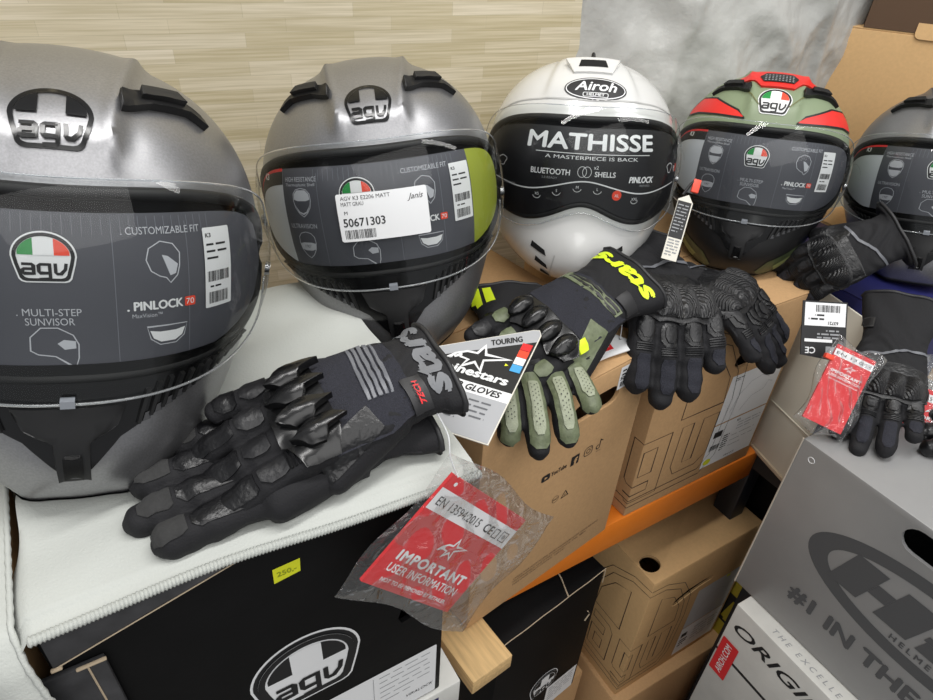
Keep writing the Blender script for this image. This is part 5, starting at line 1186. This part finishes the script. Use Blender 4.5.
# red information leaflet in its clear sleeve, hanging in front of the black carton
FILM = clear('clear_film', (0.97, 0.97, 0.97), 0.12, 0.08, bump=0.5, haze=0.02)
def leaflet(label, M, w, h, word1='EN 13594:2015', sleeve=True, string=None, clip=False, bx=(0.012, 0.02, 0.018, 0.034)):
    t = thing('leaflet', label, 'leaflet', M=M, group='leaflets in clear sleeves')
    sh = Sheet(); sh.rect(0, -h, w, 0, RED, 0); sh.emit('card', FLAT, t, off=0.0, thick=0.003)
    sh = Sheet(); k = w / 0.125
    sh.rect(0.0, -0.034 * k, w, -0.013 * k, WHT, 0); sh.text(word1, 0.006 * k, -0.028 * k, 0.0085 * k, BLK, 1, align='L', w=0.066 * k); sh.text('CE', 0.080 * k, -0.028 * k, 0.0085 * k, BLK, 1, align='L', bold=0.02)
    sh.line([(x * k, y * k) for x, y in ((0.097, -0.029), (0.097, -0.020), (0.104, -0.020), (0.104, -0.029))], 0.001 * k, BLK, 1, True); sh.line([(x * k, y * k) for x, y in ((0.109, -0.029), (0.109, -0.019), (0.118, -0.019), (0.118, -0.029))], 0.0008 * k, BLK, 1, True); sh.ell(0.1135 * k, -0.024 * k, 0.0025 * k, 0.0025 * k, GRY, 2, 12)
    star(sh, 0.064 * k, -0.055 * k, 0.030 * k, WHT, 1, lw=0.06)
    sh.text('IMPORTANT', w / 2, -0.082 * k, 0.0095 * k, WHT, 1, w=0.098 * k, bold=0.05, spacing=1.15); sh.text('USER INFORMATION', w / 2, -0.094 * k, 0.0082 * k, WHT, 1, w=0.100 * k, bold=0.01); sh.text('NOT TO BE REMOVED BY RETAILER', w / 2, -0.104 * k, 0.0038 * k, WHT, 1, w=0.094 * k, bold=0.02)
    sh.ell(0.010 * k, -0.006 * k, 0.0020 * k, 0.0020 * k, WHT, 1, 14); sh.emit('print', FLAT, t, off=0.0003)
    if sleeve:
        rr = random.Random(len(label)); ph = rr.uniform(0, 6); l, r, tp, b = bx; bm = bmesh.new()
        def f(u, v, sg):
            x = -l + (w + l + r) * u + 0.004 * sin(9 * v + ph); y = tp - (h + tp + b) * v + 0.004 * sin(8 * u + ph)
            e = min(u, 1 - u, v, 1 - v) * 6; e = min(1, e)
            z = sg * (0.0028 + 0.0035 * e + 0.0028 * e * sin(13 * u + 9 * v + ph) + 0.0018 * e * sin(31 * u - 23 * v)) - 0.0015 if e > 0 else -0.0015
            return Vector((x, y, z))
        us = [i / 40 for i in range(41)]
        grid(bm, lambda u, v: f(u, v, 1), us, us); grid(bm, lambda u, v: f(1 - u, v, -1), us, us); bmesh.ops.remove_doubles(bm, verts=bm.verts, dist=1e-5)
        link('clear_sleeve', bm, FILM, t, 80)
    if clip:
        bm = bmesh.new(); add_box(bm, (-0.010, -0.055 * k, -0.002), (0.001, -0.040 * k, 0.005), 0.0008); link('clip', bm, ORG, t)
    if string:
        bm = bmesh.new(); tube(bm, crom(string, 8), 0.0006, 6); link('string', bm, mat('clear_string', rgb(210, 212, 214), 0.3), t)
    return t
M = tag_frame((0.186, 0.297, -0.371), (0.079, -0.004, -0.097), (0.073, 0.010, 0.088))
inv = M.inverted()
leaflet('red user information leaflet in a clear sleeve hanging before the black carton', M, 0.122, 0.108, string=[inv @ Vector(p) for p in ((0.196, 0.345, -0.348), (0.192, 0.318, -0.350), (0.188, 0.306, -0.362), (0.190, 0.2965, -0.376))], bx=(0.014, 0.040, 0.016, 0.016))
M = tag_frame((0.752, 0.320, -0.442), (0.026, -0.027, -0.012), (0.063, 0.021, 0.075))
leaflet('red folded leaflet with orange clip hanging beside the carbon-knuckled glove on the silver carton', M, 0.052, 0.100, word1='EN 13', clip=True, bx=(0.008, 0.008, 0.008, 0.010))
M = tag_frame((0.868, 0.262, -0.508), (0.45, -0.70, 0.0), (0.30, 0.20, 0.45))
leaflet('small red and white leaflet at the right edge under the carbon-knuckled glove', M, 0.06, 0.06, word1='EN 13594', bx=(0.006, 0.006, 0.006, 0.006))

# white and red tag tucked under the olive pair
M = tag_frame((0.466, 0.447, -0.4645), (0.080, -0.002, 0.0), (0.0, 1.0, 0.04))
t = thing('swing_tag', 'white pointed swing tag with red block under the olive gloves on the brown carton', 'tag', M=M, group='product tags')
sh = Sheet(); sh.poly([(-0.015, 0.0), (0.030, 0.004), (0.078, 0.004), (0.082, 0.010), (0.060, 0.052), (0.050, 0.058), (-0.015, 0.056)], WHT, 0); sh.emit('card', FLAT, t, off=0.0016, thick=0.0014)
sh = Sheet(); sh.poly([(-0.012, 0.012), (0.046, 0.014), (0.052, 0.042), (-0.012, 0.044)], RED, 0); sh.text('alpinestars', 0.044, 0.020, 0.016, WHT, 1, align='R', bold=0.05, w=0.085); sh.ell(0.066, 0.026, 0.0018, 0.0018, GRY, 1, 14); sh.emit('print', FLAT, t, off=0.0019)
bm = bmesh.new(); tube(bm, crom([(0.066, 0.026, 0.003), (0.080, 0.044, 0.016), (0.088, 0.068, 0.020), (0.078, 0.085, 0.016), (0.066, 0.090, 0.012)], 8), 0.0006, 6); link('string', bm, MATS['clear_string'], t)

# black barcode card hanging behind the packet (upside down), tall card between white and green helmets
M = tag_frame((0.808, 0.355, -0.417), (-0.049, 0.031, 0.0), (-0.028, -0.040, -0.067))
t = thing('swing_tag', 'black product card with barcode hanging upside down beside the brown carton corner', 'tag', M=M, group='product tags')
sh = Sheet(); sh.poly([(0, 0), (0.058, 0), (0.058, 0.070), (0, 0.078)], BLK, 0); sh.emit('card', FLAT, t, off=0.0, thick=0.0014)
sh = Sheet(); sh.rect(0.002, 0.002, 0.055, 0.032, WHT, 0); sh.bars(0.010, 0.005, 0.042, 0.014, BLK, 1, 7); sh.text('63721', 0.018, 0.026, 0.004, BLK, 1, bold=0.02); sh.greek(0.030, 0.022, 0.050, 2, 0.005, BLK, 1, 3)
sh.greek(0.010, 0.046, 0.038, 3, 0.0045, GRY, 1, 5); sh.rect(0.018, 0.049, 0.054, 0.053, WHT, 1); sh.text('CE', 0.046, 0.060, 0.008, WHT, 1, bold=0.02); sh.rect(0.012, 0.058, 0.026, 0.069, GRY, 1)
sh.emit('print', FLAT, t, off=0.0003)
M = tag_frame((0.630, 0.520, -0.391), (0.015, -0.014, -0.003), (0.041, 0.032, 0.067))
t = thing('swing_tag', 'tall narrow product card standing between the white helmet and the green helmet', 'tag', M=M, group='product tags')
sh = Sheet(); sh.poly([(0, 0), (0.020, 0.0), (0.020, 0.080), (0.012, 0.090), (0.0, 0.082)], CREAM, 0); sh.emit('card', FLAT, t, off=0.0, thick=0.0022)
sh = Sheet(); sh.rect(0.0005, 0.030, 0.0185, 0.080, BLK, 0); sh.greek(0.002, 0.074, 0.016, 9, 0.0045, GRY, 1, 9, 0.3); sh.greek(0.002, 0.026, 0.017, 6, 0.004, GRY, 1, 5, 0.4); sh.emit('print', FLAT, t, off=0.0003)
bm = bmesh.new(); tube(bm, [(0.004, 0.088, 0.001), (0.010, 0.104, 0.002), (0.016, 0.112, 0.002)], 0.002, 8); add_box(bm, (0.012, 0.094, -0.001), (0.022, 0.112, 0.004), 0.001, mi=1); link('hook', bm, [MBLK, ORG], t)

# crumpled clear bag at the right edge
t = thing('plastic_bag', 'crumpled clear plastic bag behind the glove at the right edge', 'bag', (0.945, 0.270, -0.535), group='leaflets in clear sleeves'); del t['group']
bm = bmesh.new(); bmesh.ops.create_icosphere(bm, subdivisions=5, radius=0.035)
from mathutils import noise
for v in bm.verts:
    n = noise.noise(v.co * 55) * 0.35 + noise.noise(v.co * 120) * 0.18
    v.co = Vector((v.co.x * 1.2, v.co.y * 1.1, v.co.z * 0.9)) * (1 + n); v.co.z = max(v.co.z, -0.014) + 0.0
link('bag_film', bm, clear('bag_film', (0.94, 0.95, 0.95), 0.5, 0.12, bump=0.5, haze=0.12), t, 80)
